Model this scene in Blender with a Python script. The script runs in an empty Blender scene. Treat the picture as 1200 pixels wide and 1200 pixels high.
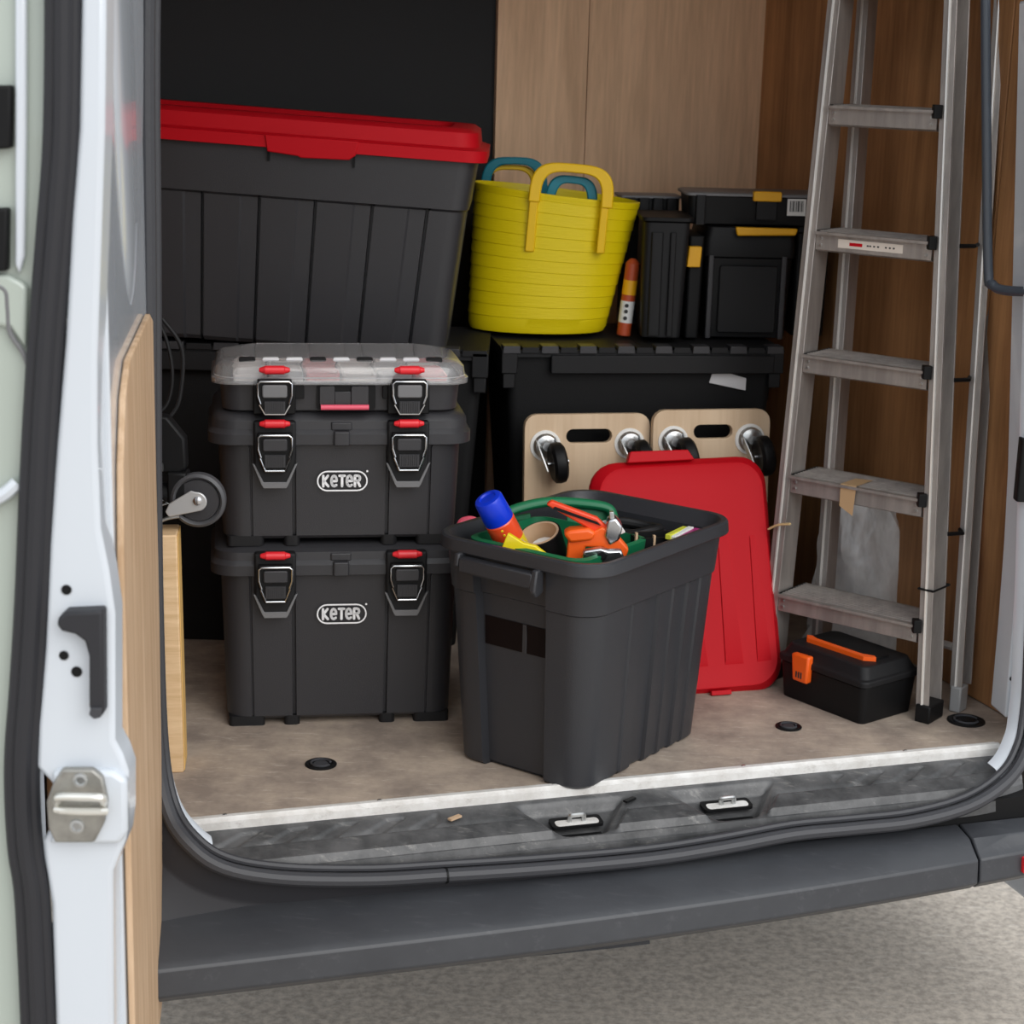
import bpy, bmesh, math, random
from mathutils import Vector, Matrix
random.seed(7)
S = bpy.context.scene
COL = S.collection
PI = math.pi

# ---------------------------------------------------------------- camera, sky, light, exposure
F, P, R, H, TH = 2200.0, .246, .0275, 1.2, .306      # focal (px of 1200), pitch, roll, height over the van floor, van yaw
cam = bpy.data.objects.new('camera', bpy.data.cameras.new('camera')); COL.objects.link(cam)
cam.data.sensor_width = 36; cam.data.lens = 36*F/1200
cam.data.clip_start = .05
cam.matrix_world = Matrix.Translation((0, 0, H)) @ Matrix.Rotation(PI/2-P, 4, 'X') @ Matrix.Rotation(R, 4, 'Z')
cam.data.dof.use_dof = True; cam.data.dof.focus_distance = 3.1; cam.data.dof.aperture_fstop = 7.1
S.camera = cam

w = bpy.data.worlds.new('overcast_sky'); S.world = w; w.use_nodes = True
nt = w.node_tree; bg = nt.nodes['Background']
tc = nt.nodes.new('ShaderNodeTexCoord'); sep = nt.nodes.new('ShaderNodeSeparateXYZ'); rmp = nt.nodes.new('ShaderNodeValToRGB')
nt.links.new(tc.outputs['Generated'], sep.inputs[0]); nt.links.new(sep.outputs['Z'], rmp.inputs[0])
rmp.color_ramp.elements[0].color = (.72, .76, .82, 1); rmp.color_ramp.elements[1].color = (.93, .97, 1, 1)
nt.links.new(rmp.outputs[0], bg.inputs[0]); bg.inputs[1].default_value = 1.0
sun = bpy.data.objects.new('sun', bpy.data.lights.new('sun', 'SUN')); COL.objects.link(sun)
sun.data.energy = 1.15; sun.data.angle = math.radians(50); sun.data.color = (1, .97, .93)
sun.rotation_euler = Vector((.70, -1.0, .80)).to_track_quat('Z', 'Y').to_euler()

S.view_settings.view_transform = 'Standard'; S.view_settings.look = 'None'
S.view_settings.gamma = 1; S.view_settings.use_curve_mapping = False
S.view_settings.exposure = 0.42

# ---------------------------------------------------------------- coordinates
def ray(x, y):
    X = x-600; Y = y-600; c, s = math.cos(R), math.sin(R)
    X, Y = X*c+Y*s, -X*s+Y*c
    c, s = math.cos(P), math.sin(P); u = -Y/F
    return Vector((X/F, c+u*s, -s+u*c))
def at(x, y, Y):
    r = ray(x, y); return Vector((0, 0, H)) + r*(Y/r.y)
def onz(x, y, z=0.):
    r = ray(x, y); return Vector((0, 0, H)) + r*((z-H)/r.z)
O = onz(205, 968)
CT, ST = math.cos(TH), math.sin(TH)
def V(u, v, z): return Vector((O.x+u*CT-v*ST, O.y+u*ST+v*CT, z))
def UV(p): d = p-O; return (d.x*CT+d.y*ST, -d.x*ST+d.y*CT, p.z)
def onv(x, y, v):
    r = ray(x, y); n = Vector((-ST, CT, 0)); o = Vector((0, 0, H)); return o + r*((v-(o-O).dot(n))/r.dot(n))
VM = Matrix.Translation((O.x, O.y, 0)) @ Matrix.Rotation(TH, 4, 'Z')

# ---------------------------------------------------------------- mesh builder
class B:
    def __init__(s): s.bm = bmesh.new()
    def faces(s, pts, fs):
        vs = [s.bm.verts.new(p) for p in pts]
        for f in fs:
            try: s.bm.faces.new([vs[i] for i in f])
            except ValueError: pass
        return vs
    def box(s, x0, x1, y0, y1, z0, z1, m=None):
        p = [Vector((x, y, z)) for z in (z0, z1) for y in (y0, y1) for x in (x0, x1)]
        if m: p = [m@q for q in p]
        s.faces(p, [(0, 2, 3, 1), (4, 5, 7, 6), (0, 1, 5, 4), (2, 6, 7, 3), (0, 4, 6, 2), (1, 3, 7, 5)]); return s
    def loft(s, rings, a=True, b=True, closed=True):
        rs = [[s.bm.verts.new(p) for p in r] for r in rings]; n = len(rings[0])
        for r0, r1 in zip(rs, rs[1:]):
            for i in range(n if closed else n-1):
                j = (i+1) % n; s.bm.faces.new((r0[i], r0[j], r1[j], r1[i]))
        if a: s.bm.faces.new(rs[0][::-1])
        if b: s.bm.faces.new(rs[-1])
        return s
    def tube(s, pts, r, seg=8, closed=False, caps=True, flat=1.0, up=None):
        pts = [Vector(p) for p in pts]; n = len(pts); rings = []; N = None
        for i, p in enumerate(pts):
            if closed: t = pts[(i+1) % n]-pts[i-1]
            else: t = pts[min(i+1, n-1)]-pts[max(i-1, 0)]
            t.normalize()
            if N is None:
                N = Vector(up) if up else (Vector((0, 0, 1)) if abs(t.z) < .9 else Vector((0, 1, 0)))
            N = (N - t*N.dot(t)).normalized(); Bn = t.cross(N)
            rr_ = r[i] if isinstance(r, (list, tuple)) else r
            rings.append([p + N*math.cos(k*2*PI/seg)*rr_*flat + Bn*math.sin(k*2*PI/seg)*rr_ for k in range(seg)])
        if closed: rings.append(rings[0][:])
        s.loft(rings, caps and not closed, caps and not closed); 
        if closed: bmesh.ops.remove_doubles(s.bm, verts=s.bm.verts, dist=1e-6)
        return s
    def cyl(s, p0, p1, r0, r1=None, seg=20):
        p0 = Vector(p0); p1 = Vector(p1); r1 = r0 if r1 is None else r1
        q = (p1-p0).to_track_quat('Z', 'Y').to_matrix()
        s.loft([[p + q@Vector((math.cos(k*2*PI/seg)*r_, math.sin(k*2*PI/seg)*r_, 0)) for k in range(seg)] for p, r_ in ((p0, r0), (p1, r1))]); return s
    def lathe(s, p0, ax, prof, seg=24, a=True, b=True):      # prof: (radius, distance along axis)
        p0 = Vector(p0); q = Vector(ax).to_track_quat('Z', 'Y').to_matrix()
        s.loft([[p0 + q@Vector((math.cos(k*2*PI/seg)*r_, math.sin(k*2*PI/seg)*r_, d)) for k in range(seg)] for r_, d in prof], a, b); return s
    def prism(s, poly, y0, y1, m=None, sh=0.0):                      # poly in xz, from y0 (front) to y1
        n = len(poly)
        def q(x, y, z):
            p = Vector((x, y, z)); return m@p if m else p
        cx = sum(p[0] for p in poly)/n; cz = sum(p[1] for p in poly)/n
        f = [q(cx+(p[0]-cx)*(1-sh), y0, cz+(p[1]-cz)*(1-sh)) for p in poly]; b = [q(p[0], y1, p[1]) for p in poly]
        s.faces(f+b, [tuple(range(n)), tuple(range(2*n-1, n-1, -1))] + [(i, i+n, (i+1) % n+n, (i+1) % n) for i in range(n)]); return s
    def frame(s, outer, inner, y0, y1, m=None):              # a prism with a hole; both outlines with the same count
        n = len(outer); q = (lambda v: m@v) if m else (lambda v: v)
        pts = [q(Vector((p[0], y, p[1]))) for y in (y0, y1) for pl in (outer, inner) for p in pl]
        fs = []
        for i in range(n):
            j = (i+1) % n
            fs += [(i, j, n+j, n+i), (2*n+j, 2*n+i, 3*n+i, 3*n+j), (i, 2*n+i, 2*n+j, j), (n+j, 3*n+j, 3*n+i, n+i)]
        s.faces(pts, fs); return s
def finish(bm, ang=32):
    bmesh.ops.recalc_face_normals(bm, faces=bm.faces[:])
    for f in bm.faces: f.smooth = True
    lim = math.radians(ang)
    for e in bm.edges:
        e.smooth = len(e.link_faces) == 2 and e.calc_face_angle(0) < lim
def obj(name, b, mat, parent=None, bevel=0, seg=2, label=None, ang=32):
    finish(b.bm, ang)
    me = bpy.data.meshes.new(name); b.bm.to_mesh(me); b.bm.free(); me.materials.append(mat)
    o = bpy.data.objects.new(name, me); COL.objects.link(o)
    if parent: o.parent = parent
    if bevel:
        md = o.modifiers.new('bevel', 'BEVEL'); md.width = bevel; md.segments = seg; md.limit_method = 'ANGLE'; md.angle_limit = math.radians(40)
        md.harden_normals = False
    if label: o['label'] = label
    return o
def tag(o, label, cat, group=None, kind=None):
    o['label'] = label; o['category'] = cat
    if group: o['group'] = group
    if kind: o['kind'] = kind
    return o
def thing(name, label, cat, loc=(0, 0, 0), rot=(0, 0, 0), group=None):
    o = bpy.data.objects.new(name, None); COL.objects.link(o); o.location = loc; o.rotation_euler = rot; o.empty_display_size = .05
    return tag(o, label, cat, group)
def struct(name, b, mat, parent=None, bevel=0, ang=32, label=None):
    o = obj(name, b, mat, parent, bevel, ang=ang, label=label)
    if not parent: o['kind'] = 'structure'
    return o
def copy_tree(o, parent=None):
    c = o.copy(); COL.objects.link(c); c.parent = parent
    for ch in list(o.children): copy_tree(ch, c)
    return c
def rr(hx, hy, r, z, prof=None, k=None, nc=6, cx=0, cy=0):
    """rounded rectangle ring; prof[side] = [(t, inward offset)...]; k[side] scales it"""
    prof = prof or {}; k = k or {}; pts = []
    def side(nm): return prof.get(nm, [(-1, 0), (1, 0)]), k.get(nm, k.get('*', 1))
    for nm, ca, sx, sy in (('front', -PI/2, 1, -1), ('right', 0, 1, 1), ('back', PI/2, -1, 1), ('left', PI, -1, -1)):
        pr, kk = side(nm)
        for t, o_ in pr:
            if nm == 'front': pts.append((t*(hx-r), -hy+o_*kk))
            if nm == 'right': pts.append((hx-o_*kk, t*(hy-r)))
            if nm == 'back': pts.append((-t*(hx-r), hy-o_*kk))
            if nm == 'left': pts.append((-hx+o_*kk, -t*(hy-r)))
        for i in range(1, nc):
            a = ca+PI/2*i/nc; pts.append((sx*(hx-r)+r*math.cos(a), sy*(hy-r)+r*math.sin(a)))
    return [Vector((x+cx, y+cy, z)) for x, y in pts]
def fl(spans, e=.03):
    out = [(-1, 0)]
    for a, b, d in spans:
        out += [(a, 0), (a+e, d), (b-e, d), (b, 0)]
    return out+[(1, 0)]
def rect2(x0, x1, z0, z1, r, n=4):
    out = []
    for cx, cz, a0 in ((x1-r, z0+r, -PI/2), (x1-r, z1-r, 0), (x0+r, z1-r, PI/2), (x0+r, z0+r, PI)):
        for i in range(n+1):
            a = a0+PI/2*i/n; out.append((cx+r*math.cos(a), cz+r*math.sin(a)))
    return out
def smooth_path(pts, n=6, closed=False):
    pts = [Vector(p) for p in pts]; out = []; m = len(pts)
    for i in range(m if closed else m-1):
        g = (lambda j: pts[j % m]) if closed else (lambda j: pts[max(0, min(m-1, j))])
        p0, p1, p2, p3 = g(i-1), g(i), g(i+1), g(i+2)
        for t in range(n):
            t /= n
            out.append(.5*((2*p1)+(p2-p0)*t+(2*p0-5*p1+4*p2-p3)*t*t+(3*p1-p0-3*p2+p3)*t**3))
    if not closed: out.append(pts[-1])
    return out

# ---------------------------------------------------------------- materials
def mat(name, col, rough=.5, metal=0, spec=.5, bump=0, bs=200, var=0, vs=8, trans=0, coat=0, alpha=1, stretch=(1, 1, 1), col2=None):
    m = bpy.data.materials.new(name); m.use_nodes = True; t = m.node_tree; p = t.nodes['Principled BSDF']
    p.inputs['Base Color'].default_value = (*col, 1); p.inputs['Roughness'].default_value = rough
    p.inputs['Metallic'].default_value = metal; p.inputs['Specular IOR Level'].default_value = spec
    p.inputs['Transmission Weight'].default_value = trans; p.inputs['Coat Weight'].default_value = coat; p.inputs['Alpha'].default_value = alpha
    tc = t.nodes.new('ShaderNodeTexCoord'); mp = t.nodes.new('ShaderNodeMapping'); mp.inputs['Scale'].default_value = stretch
    t.links.new(tc.outputs['Object'], mp.inputs[0])
    if bump:
        n = t.nodes.new('ShaderNodeTexNoise'); n.inputs['Scale'].default_value = bs; n.inputs['Detail'].default_value = 3
        b = t.nodes.new('ShaderNodeBump'); b.inputs['Strength'].default_value = bump; b.inputs['Distance'].default_value = .002
        t.links.new(mp.outputs[0], n.inputs[0]); t.links.new(n.outputs[0], b.inputs['Height']); t.links.new(b.outputs[0], p.inputs['Normal'])
    if var:
        n = t.nodes.new('ShaderNodeTexNoise'); n.inputs['Scale'].default_value = vs; n.inputs['Detail'].default_value = 5; n.inputs['Roughness'].default_value = .62
        r = t.nodes.new('ShaderNodeValToRGB'); c2 = col2 or tuple(c*(1-var) for c in col)
        r.color_ramp.elements[0].position = .36; r.color_ramp.elements[1].position = .64
        r.color_ramp.elements[0].color = (*c2, 1); r.color_ramp.elements[1].color = (*col, 1)
        t.links.new(mp.outputs[0], n.inputs[0]); t.links.new(n.outputs[0], r.inputs[0]); t.links.new(r.outputs[0], p.inputs['Base Color'])
    return m
def wood(name, c1, c2, axis='z', sc=9, rough=.55, blotch=.25, mottle=0):
    m = bpy.data.materials.new(name); m.use_nodes = True; t = m.node_tree; p = t.nodes['Principled BSDF']; p.inputs['Roughness'].default_value = rough
    p.inputs['Specular IOR Level'].default_value = .3
    tc = t.nodes.new('ShaderNodeTexCoord'); mp = t.nodes.new('ShaderNodeMapping')
    s = {'z': (sc, sc, sc*.07), 'x': (sc*.07, sc, sc), 'y': (sc, sc*.07, sc)}[axis]; mp.inputs['Scale'].default_value = s
    t.links.new(tc.outputs['Object'], mp.inputs[0])
    n = t.nodes.new('ShaderNodeTexNoise'); n.inputs['Scale'].default_value = 1.6; n.inputs['Detail'].default_value = 7; n.inputs['Roughness'].default_value = .65; n.inputs['Distortion'].default_value = .6
    n2 = t.nodes.new('ShaderNodeTexNoise'); n2.inputs['Scale'].default_value = 14; n2.inputs['Detail'].default_value = 4
    t.links.new(mp.outputs[0], n.inputs[0]); t.links.new(mp.outputs[0], n2.inputs[0])
    mx = t.nodes.new('ShaderNodeMath'); mx.operation = 'MULTIPLY_ADD'; mx.inputs[1].default_value = .3
    t.links.new(n2.outputs[0], mx.inputs[0]); t.links.new(n.outputs[0], mx.inputs[2])
    r = t.nodes.new('ShaderNodeValToRGB'); r.color_ramp.elements[0].position = .5; r.color_ramp.elements[1].position = .8
    r.color_ramp.elements[0].color = (*c2, 1); r.color_ramp.elements[1].color = (*c1, 1)
    t.links.new(mx.outputs[0], r.inputs[0])
    src = r.outputs[0]
    if mottle:
        n3 = t.nodes.new('ShaderNodeTexNoise'); n3.inputs['Scale'].default_value = 3.2; n3.inputs['Detail'].default_value = 6
        t.links.new(tc.outputs['Object'], n3.inputs[0])
        r3 = t.nodes.new('ShaderNodeValToRGB'); r3.color_ramp.elements[0].position = .38; r3.color_ramp.elements[1].position = .62
        r3.color_ramp.elements[0].color = (1-mottle,)*3+(1,); r3.color_ramp.elements[1].color = (1, 1, 1, 1)
        t.links.new(n3.outputs[0], r3.inputs[0])
        m3 = t.nodes.new('ShaderNodeMix'); m3.data_type = 'RGBA'; m3.blend_type = 'MULTIPLY'; m3.inputs[0].default_value = 1
        t.links.new(src, m3.inputs[6]); t.links.new(r3.outputs[0], m3.inputs[7]); src = m3.outputs[2]
    t.links.new(src, p.inputs['Base Color'])
    b = t.nodes.new('ShaderNodeBump'); b.inputs['Strength'].default_value = .15; b.inputs['Distance'].default_value = .001
    t.links.new(mx.outputs[0], b.inputs['Height']); t.links.new(b.outputs[0], p.inputs['Normal'])
    return m
def scuffed(name, c1, c2, c3, rough=.75, sc=7, amount=.5, spec=.3):
    """a worn surface: two mottled tones plus pale scratches"""
    m = bpy.data.materials.new(name); m.use_nodes = True; t = m.node_tree; p = t.nodes['Principled BSDF']; p.inputs['Roughness'].default_value = rough
    p.inputs['Specular IOR Level'].default_value = spec
    tc = t.nodes.new('ShaderNodeTexCoord')
    n = t.nodes.new('ShaderNodeTexNoise'); n.inputs['Scale'].default_value = sc; n.inputs['Detail'].default_value = 9; n.inputs['Roughness'].default_value = .68
    r = t.nodes.new('ShaderNodeValToRGB'); r.color_ramp.elements[0].position = .38; r.color_ramp.elements[1].position = .62
    r.color_ramp.elements[0].color = (*c2, 1); r.color_ramp.elements[1].color = (*c1, 1)
    t.links.new(tc.outputs['Object'], n.inputs[0]); t.links.new(n.outputs[0], r.inputs[0])
    mp = t.nodes.new('ShaderNodeMapping'); mp.inputs['Scale'].default_value = (4, 22, 10); mp.inputs['Rotation'].default_value = (0, 0, .35)
    n2 = t.nodes.new('ShaderNodeTexNoise'); n2.inputs['Scale'].default_value = 4; n2.inputs['Detail'].default_value = 10; n2.inputs['Roughness'].default_value = .75
    t.links.new(tc.outputs['Object'], mp.inputs[0]); t.links.new(mp.outputs[0], n2.inputs[0])
    r2 = t.nodes.new('ShaderNodeValToRGB'); r2.color_ramp.elements[0].position = .56; r2.color_ramp.elements[1].position = .72
    r2.color_ramp.elements[0].color = (0, 0, 0, 1); r2.color_ramp.elements[1].color = (amount,)*3+(1,)
    t.links.new(n2.outputs[0], r2.inputs[0])
    mx = t.nodes.new('ShaderNodeMix'); mx.data_type = 'RGBA'; mx.inputs[7].default_value = (*c3, 1)
    t.links.new(r2.outputs[0], mx.inputs[0]); t.links.new(r.outputs[0], mx.inputs[6]); t.links.new(mx.outputs[2], p.inputs['Base Color'])
    b = t.nodes.new('ShaderNodeBump'); b.inputs['Strength'].default_value = .3; b.inputs['Distance'].default_value = .002
    t.links.new(n.outputs[0], b.inputs['Height']); t.links.new(b.outputs[0], p.inputs['Normal'])
    return m
CH = mat('charcoal_plastic', (.033, .0325, .036), .38, bump=.25, bs=900, spec=.45)
CH2 = mat('charcoal_plastic_dark', (.010, .010, .011), .55, bump=.2, bs=700, spec=.28)
TOT = mat('tote_plastic', (.029, .030, .035), .36, bump=.25, bs=800, spec=.5)
BLK = mat('black_plastic', (.006, .006, .0065), .5, spec=.22)
BLKT = mat('black_crate_plastic', (.009, .009, .0095), .65, bump=.3, bs=500, spec=.2)
RUB = mat('black_rubber', (.022, .022, .026), .55, spec=.4)
RUBG = mat('grey_rubber_seal', (.045, .046, .052), .5, spec=.45, bump=.3, bs=60)
RED = mat('red_plastic', (.50, .003, .010), .55, spec=.18)
RED2 = mat('red_latch_plastic', (.75, .02, .03), .3, spec=.5)
CHR = mat('steel_wire', (.62, .63, .65), .25, metal=1)
ZN = mat('zinc_metal', (.55, .56, .56), .38, metal=1, bump=.2, bs=90)
ALU = mat('ladder_aluminium', (.46, .425, .40), .42, metal=.6, var=.25, vs=7, stretch=(6, 6, .8), bump=.1, bs=60)
ALUW = scuffed('white_worn_aluminium', (.78, .77, .75), (.62, .60, .57), (.28, .25, .22), .5, 20, .5)
WHT = mat('white_body_paint', (.62, .66, .71), .18, spec=.5, coat=.5, bump=.05, bs=4)
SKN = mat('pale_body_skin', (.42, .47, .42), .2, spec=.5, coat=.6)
YEL = mat('yellow_tub_plastic', (.80, .62, .003), .42, spec=.4, bump=.3, bs=40, stretch=(1, 1, 12))
YELH = mat('yellow_handle_plastic', (.88, .55, .004), .4)
TEAL = mat('teal_plastic', (.005, .20, .27), .42)
AMB = mat('amber_plastic', (.80, .40, .006), .45)
ORG = mat('orange_plastic', (.90, .12, .01), .4)
GRN = mat('green_plastic', (.005, .15, .06), .45)
BLU = mat('blue_cap_plastic', (.002, .035, .60), .3, spec=.4)
YLB = mat('yellow_label', (.86, .68, .01), .3, coat=.3)
PPR = mat('white_paper', (.72, .72, .70), .7)
INK = mat('dark_print', (.03, .03, .03), .7)
WPT = mat('white_print', (.85, .85, .86), .5)
CRD = mat('brown_cardboard', (.55, .38, .24), .8)
GREYR = mat('grey_rim_plastic', (.16, .16, .165), .5)
PINK = mat('pink_plastic', (.75, .10, .16), .4)
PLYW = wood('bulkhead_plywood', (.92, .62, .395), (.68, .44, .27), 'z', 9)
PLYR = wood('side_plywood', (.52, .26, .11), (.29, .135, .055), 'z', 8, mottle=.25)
PLYD = wood('door_plywood', (.66, .47, .31), (.48, .31, .18), 'z', 22)
PLYB = wood('loose_board_plywood', (.80, .57, .34), (.64, .42, .22), 'x', 30)
BIR = wood('birch_plywood', (.70, .53, .36), (.58, .41, .26), 'z', 8)
FLR = scuffed('worn_floor', (.47, .385, .31), (.27, .22, .185), (.72, .63, .54), .7, 7.5, .75)
TRD = scuffed('dusty_step_tread', (.110, .110, .112), (.045, .046, .048), (.34, .33, .31), .42, 13, .6, .6)
BMP = scuffed('bumper_plastic', (.050, .053, .060), (.036, .038, .044), (.13, .13, .14), .42, 3, .3, .5)
CLR = mat('clear_plastic', (.97, .96, .96), .06, trans=.86, spec=.8)
GRV = scuffed('pale_gravel', (.58, .52, .45), (.36, .32, .28), (.80, .76, .70), .9, 60, .7)
BAGM = mat('milky_plastic_film', (.84, .82, .80), .25, trans=.0, spec=.6, coat=.6, bump=1.0, bs=18, var=.35, vs=9, stretch=(1, 1, .5))
for n_ in BAGM.node_tree.nodes:
    if n_.type == 'BUMP': n_.inputs['Distance'].default_value = .012
TAPE = mat('brown_tape', (.50, .33, .18), .4)

# ---------------------------------------------------------------- the setting (van body)
G = -.62
b = B(); b.faces([(-30, -30, G), (30, -30, G), (30, 30, G), (-30, 30, G)], [(0, 1, 2, 3)])
struct('ground', b, GRV)
UW = 1.56
def vbox(b, u0, u1, v0, v1, z0, z1): b.box(u0, u1, v0, v1, z0, z1, VM)
# floor, with its outline narrowing at the rear corners
b = B(); b.loft([[V(u, v, z) for u, v in ((-.03, .02), (-.06, .10), (-.16, .14), (-.16, 1.27), (1.54, 1.27), (1.60, .06), (1.47, .005), (0, .005))] for z in (-.05, 0)])
struct('floor', b, FLR)
WR0, WR1 = V(1.568, .10, 0), V(1.503, 1.245, 0)
# back wall: bulkhead in plywood panels
b = B(); vbox(b, -.3, 1.75, 1.262, 1.30, -.05, 1.62); struct('wall_back', b, CH2)
wb = bpy.data.objects['wall_back']
us_ = [UV(onv(x, 180, 1.245))[0] for x in (580, 685)]
for u0, u1 in ((us_[0], us_[1]-.001), (us_[1]+.001, 1.501)):
    b = B(); vbox(b, u0, u1, 1.245, 1.262, 0, 1.6); struct('panel', b, PLYW, wb)
# right wall: side plywood
dr = (WR1-WR0).normalized(); nr = Vector((dr.y, -dr.x, 0))
b = B()
p = [WR0, WR1+dr*.02, WR1+dr*.02+nr*.03, WR0+nr*.03]
b.loft([[q+Vector((0, 0, z)) for q in p] for z in (0, 1.6)]); struct('wall_right', b, CH2)
wr = bpy.data.objects['wall_right']
L = (WR1-WR0).length
def pxx(p):
    q = cam.matrix_world.inverted() @ p; return 600 + q.x/-q.z*F
tsm = min((abs(pxx(WR0+dr*(k*.002)+Vector((0, 0, .3)))-1141), k*.002) for k in range(400))[1]
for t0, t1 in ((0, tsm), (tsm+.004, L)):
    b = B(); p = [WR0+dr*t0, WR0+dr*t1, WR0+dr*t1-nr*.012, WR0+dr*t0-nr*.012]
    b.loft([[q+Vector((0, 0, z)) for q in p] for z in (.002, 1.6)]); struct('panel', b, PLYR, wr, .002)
b = B(); vbox(b, -.19, -.16, .02, 1.27, -.05, 1.6); struct('wall_left', b, PLYR)
b = B(); vbox(b, -.2, 1.75, -.02, 1.3, 1.6, 1.64); struct('ceiling', b, WHT)
# outer body panels right of and above the opening
b = B(); b.prism([(1.60, -.35), (1.78, -.35), (1.74, 1.75), (1.56, 1.75)], -.03, 1.35, VM); vbox(b, -.2, 1.75, -.02, .02, 1.60, 1.78)
struct('wall_right_outer', b, WHT, None, .006)
b = B(); vbox(b, -.26, -.195, -.0, 1.35, -.35, 1.7); struct('wall_left_outer', b, WHT)

# seal loop and flange around the door opening
sp = [(176, -170, -.04), (172, 60, -.04), (174, 300, -.04), (175, 560, -.04), (178, 740, -.04), (184, 880, -.045), (197, 950, -.07), (222, 990, -.11), (262, 1017, -.13), (330, 1029, -.135),
      (430, 1031, -.135), (520, 1026, -.135), (640, 1018, -.135), (760, 1007, -.135), (850, 993, -.135), (930, 978, -.13), (1000, 971, -.13), (1070, 963, -.13), (1135, 945, -.12), (1178, 917, -.10),
      (1200, 885, -.075), (1211, 840, -.05), (1217, 740, -.04), (1232, 300, -.04), (1245, -170, -.04)]
loop = [onv(*q) for q in sp]; top = [V(1.49, -.04, 1.58), V(1.40, -.04, 1.66), V(.1, -.04, 1.66), V(-.01, -.04, 1.58)]

sealp = smooth_path(loop, 5)
def offs(pts, du, dv, dz): return [p+Vector((du*CT-dv*ST, du*ST+dv*CT, dz)) for p in pts]
cen = V(.74, -.05, .7)
def inset(pts, d, dv=0):
    out = []
    for i, p in enumerate(pts):
        a = pts[max(i-1, 0)]; c = pts[min(i+1, len(pts)-1)]; t = (c-a).normalized(); n = t.cross(Vector((-ST, CT, 0))).normalized()
        if n.dot(cen-p) < 0: n = -n
        out.append(p+n*d+Vector((-ST*dv, CT*dv, 0)))
    return out
b = B(); b.tube(sealp, .0115, 10)
b.tube(inset(sealp, .014, .012), .006, 8)
struct('trim_1', b, RUBG)
b = B()
fp0, fp1, fp2 = inset(sealp, .010, .012), inset(sealp, .020, .022), inset(sealp, .022, .045)
fp3 = inset(sealp, -.03, .02)
low = [i for i, p in enumerate(sealp)]
ring = [[fp3[i], fp0[i], fp1[i], fp2[i]] for i in low if not (.035 < UV(sealp[i])[0] < 1.40 and sealp[i].z < .1)]
lf = [r for r in ring if UV(r[0])[0] < .5]; rt = [r for r in ring if UV(r[0])[0] >= .5]
for g in (lf, rt): b.loft(g, False, False, closed=False)
struct('trim_2', b, WHT, ang=60)
# dark gap and outer skirt below/outside the seal
b = B(); q0, q1, q2 = inset(sealp, -.006, .008), inset(sealp, -.05, .02), inset(sealp, -.14, -.02)
sel = [i for i, p in enumerate(sealp) if UV(p)[0] < .5 or p.z < -.02]
b.loft([[q0[i], q1[i], q1[i]+Vector((0, 0, -.01)), q2[i]] for i in range(len(sealp)) if UV(sealp[i])[0] < .75], False, False, closed=False)
struct('trim_3', b, RUB, ang=60)
# right pillar with fixing holes
pil = []
for x, y in ((1178, 842), (1187, 742), (1194, 650), (1199, 560), (1206, 300), (1214, 0)): pil.append(onv(x, y, .015))
b = B(); b.loft([[p, p+Vector((CT*.10, ST*.10, 0)), p+Vector((CT*.10-ST*.07, ST*.10+CT*.07, 0)), p+Vector((-ST*.07+CT*.01, CT*.07, 0))] for p in pil])
struct('trim_4', b, WHT, None, .005)
par = bpy.data.objects['trim_4']
for x, y, r_ in ((1187, 796, .0045), (1201, 700, .005)):
    p = onv(x, y, .012); b = B(); b.cyl(p, p+Vector((-ST, CT, 0))*.006, r_, seg=14); obj('fixing_hole', b, BLK, par)
p = onv(1203, 550, -.01); b = B(); b.loft([rr(.016, .014, .006, z) for z in (-.055, .055)]); o = obj('door_catch', b, BLK, par, .002); o.location = p
# sill trim strip
b = B()
for pf in (((-.002, .0), (-.006, .010), (-.001, .0035)),): pass
b.loft([[V(u, v, z) for v, z in ((.021, .0005), (.021, .003), (.013, .0032), (.010, .0062), (.004, .0062), (.001, .0030), (-.004, .0005), (-.004, -.014), (.002, -.014))] for u in (-.003, .2, .6, 1.0, 1.462)])
struct('trim_5', b, ALUW)
par = bpy.data.objects['trim_5']
for u in (.08, .33, .66, .97, 1.28):
    p = V(u, .016, .0032); b = B(); b.cyl(p, p+Vector((0, 0, .002)), .004, .003, 10); obj('screw', b, ZN, par)
# step tread: height field with raised pads and two striker pockets
def edge_v(u):     # front edge follows the seal
    return -.108 + .05*max(0, (.10-u)/.10)**2 + .045*max(0, (u-1.33)/.16)**2
pockets = [UV(onz(675, 960, -.036)), UV(onz(850, 940, -.036))]
def sst(x): x = min(1, max(0, x)); return x*x*(3-2*x)
def hgt(u, s):
    z = -.012 - .003*min(1, s/.08) - .030*max(0, s-.08)/.92
    near = min(abs(u-p[0]) for p in pockets)
    wdt = .105-.080*max(0, s-.1)
    k = sst((wdt-near)/.030)*sst((s-.08)/.10)*sst((.90-s)/.10)
    z -= .020*k
    if near > wdt+.006:
        e = min(1, (near-wdt-.006)/.008)
        z += e*(.0110*sst((s-.50)/.035)*sst((.90-s)/.05))
        z -= e*.004*sst((s-.30)/.15)*sst((.50-s)/.02)
    if s > .93: z -= .010
    if (u < .42 or u > 1.12) and .08 < s < .46:
        f = (u+s*.17)/.078; f -= math.floor(f); z -= .0040*sst((f-.50)/.08)*sst((1-f)/.08)*sst((s-.08)/.05)*sst((.46-s)/.05)
    return z
NU, NV = 420, 40
g = []
for i in range(NU+1):
    u = .012+(1.470-.012)*i/NU
    g.append([V(u, -.003+(edge_v(u)+.003)*(j/NV), hgt(u, j/NV)) for j in range(NV+1)] + [V(u, edge_v(u)-.0005, -.075)])
b = B(); b.loft(g, False, False, closed=False); struct('trim_6', b, TRD, ang=50)
par = bpy.data.objects['trim_6']
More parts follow.
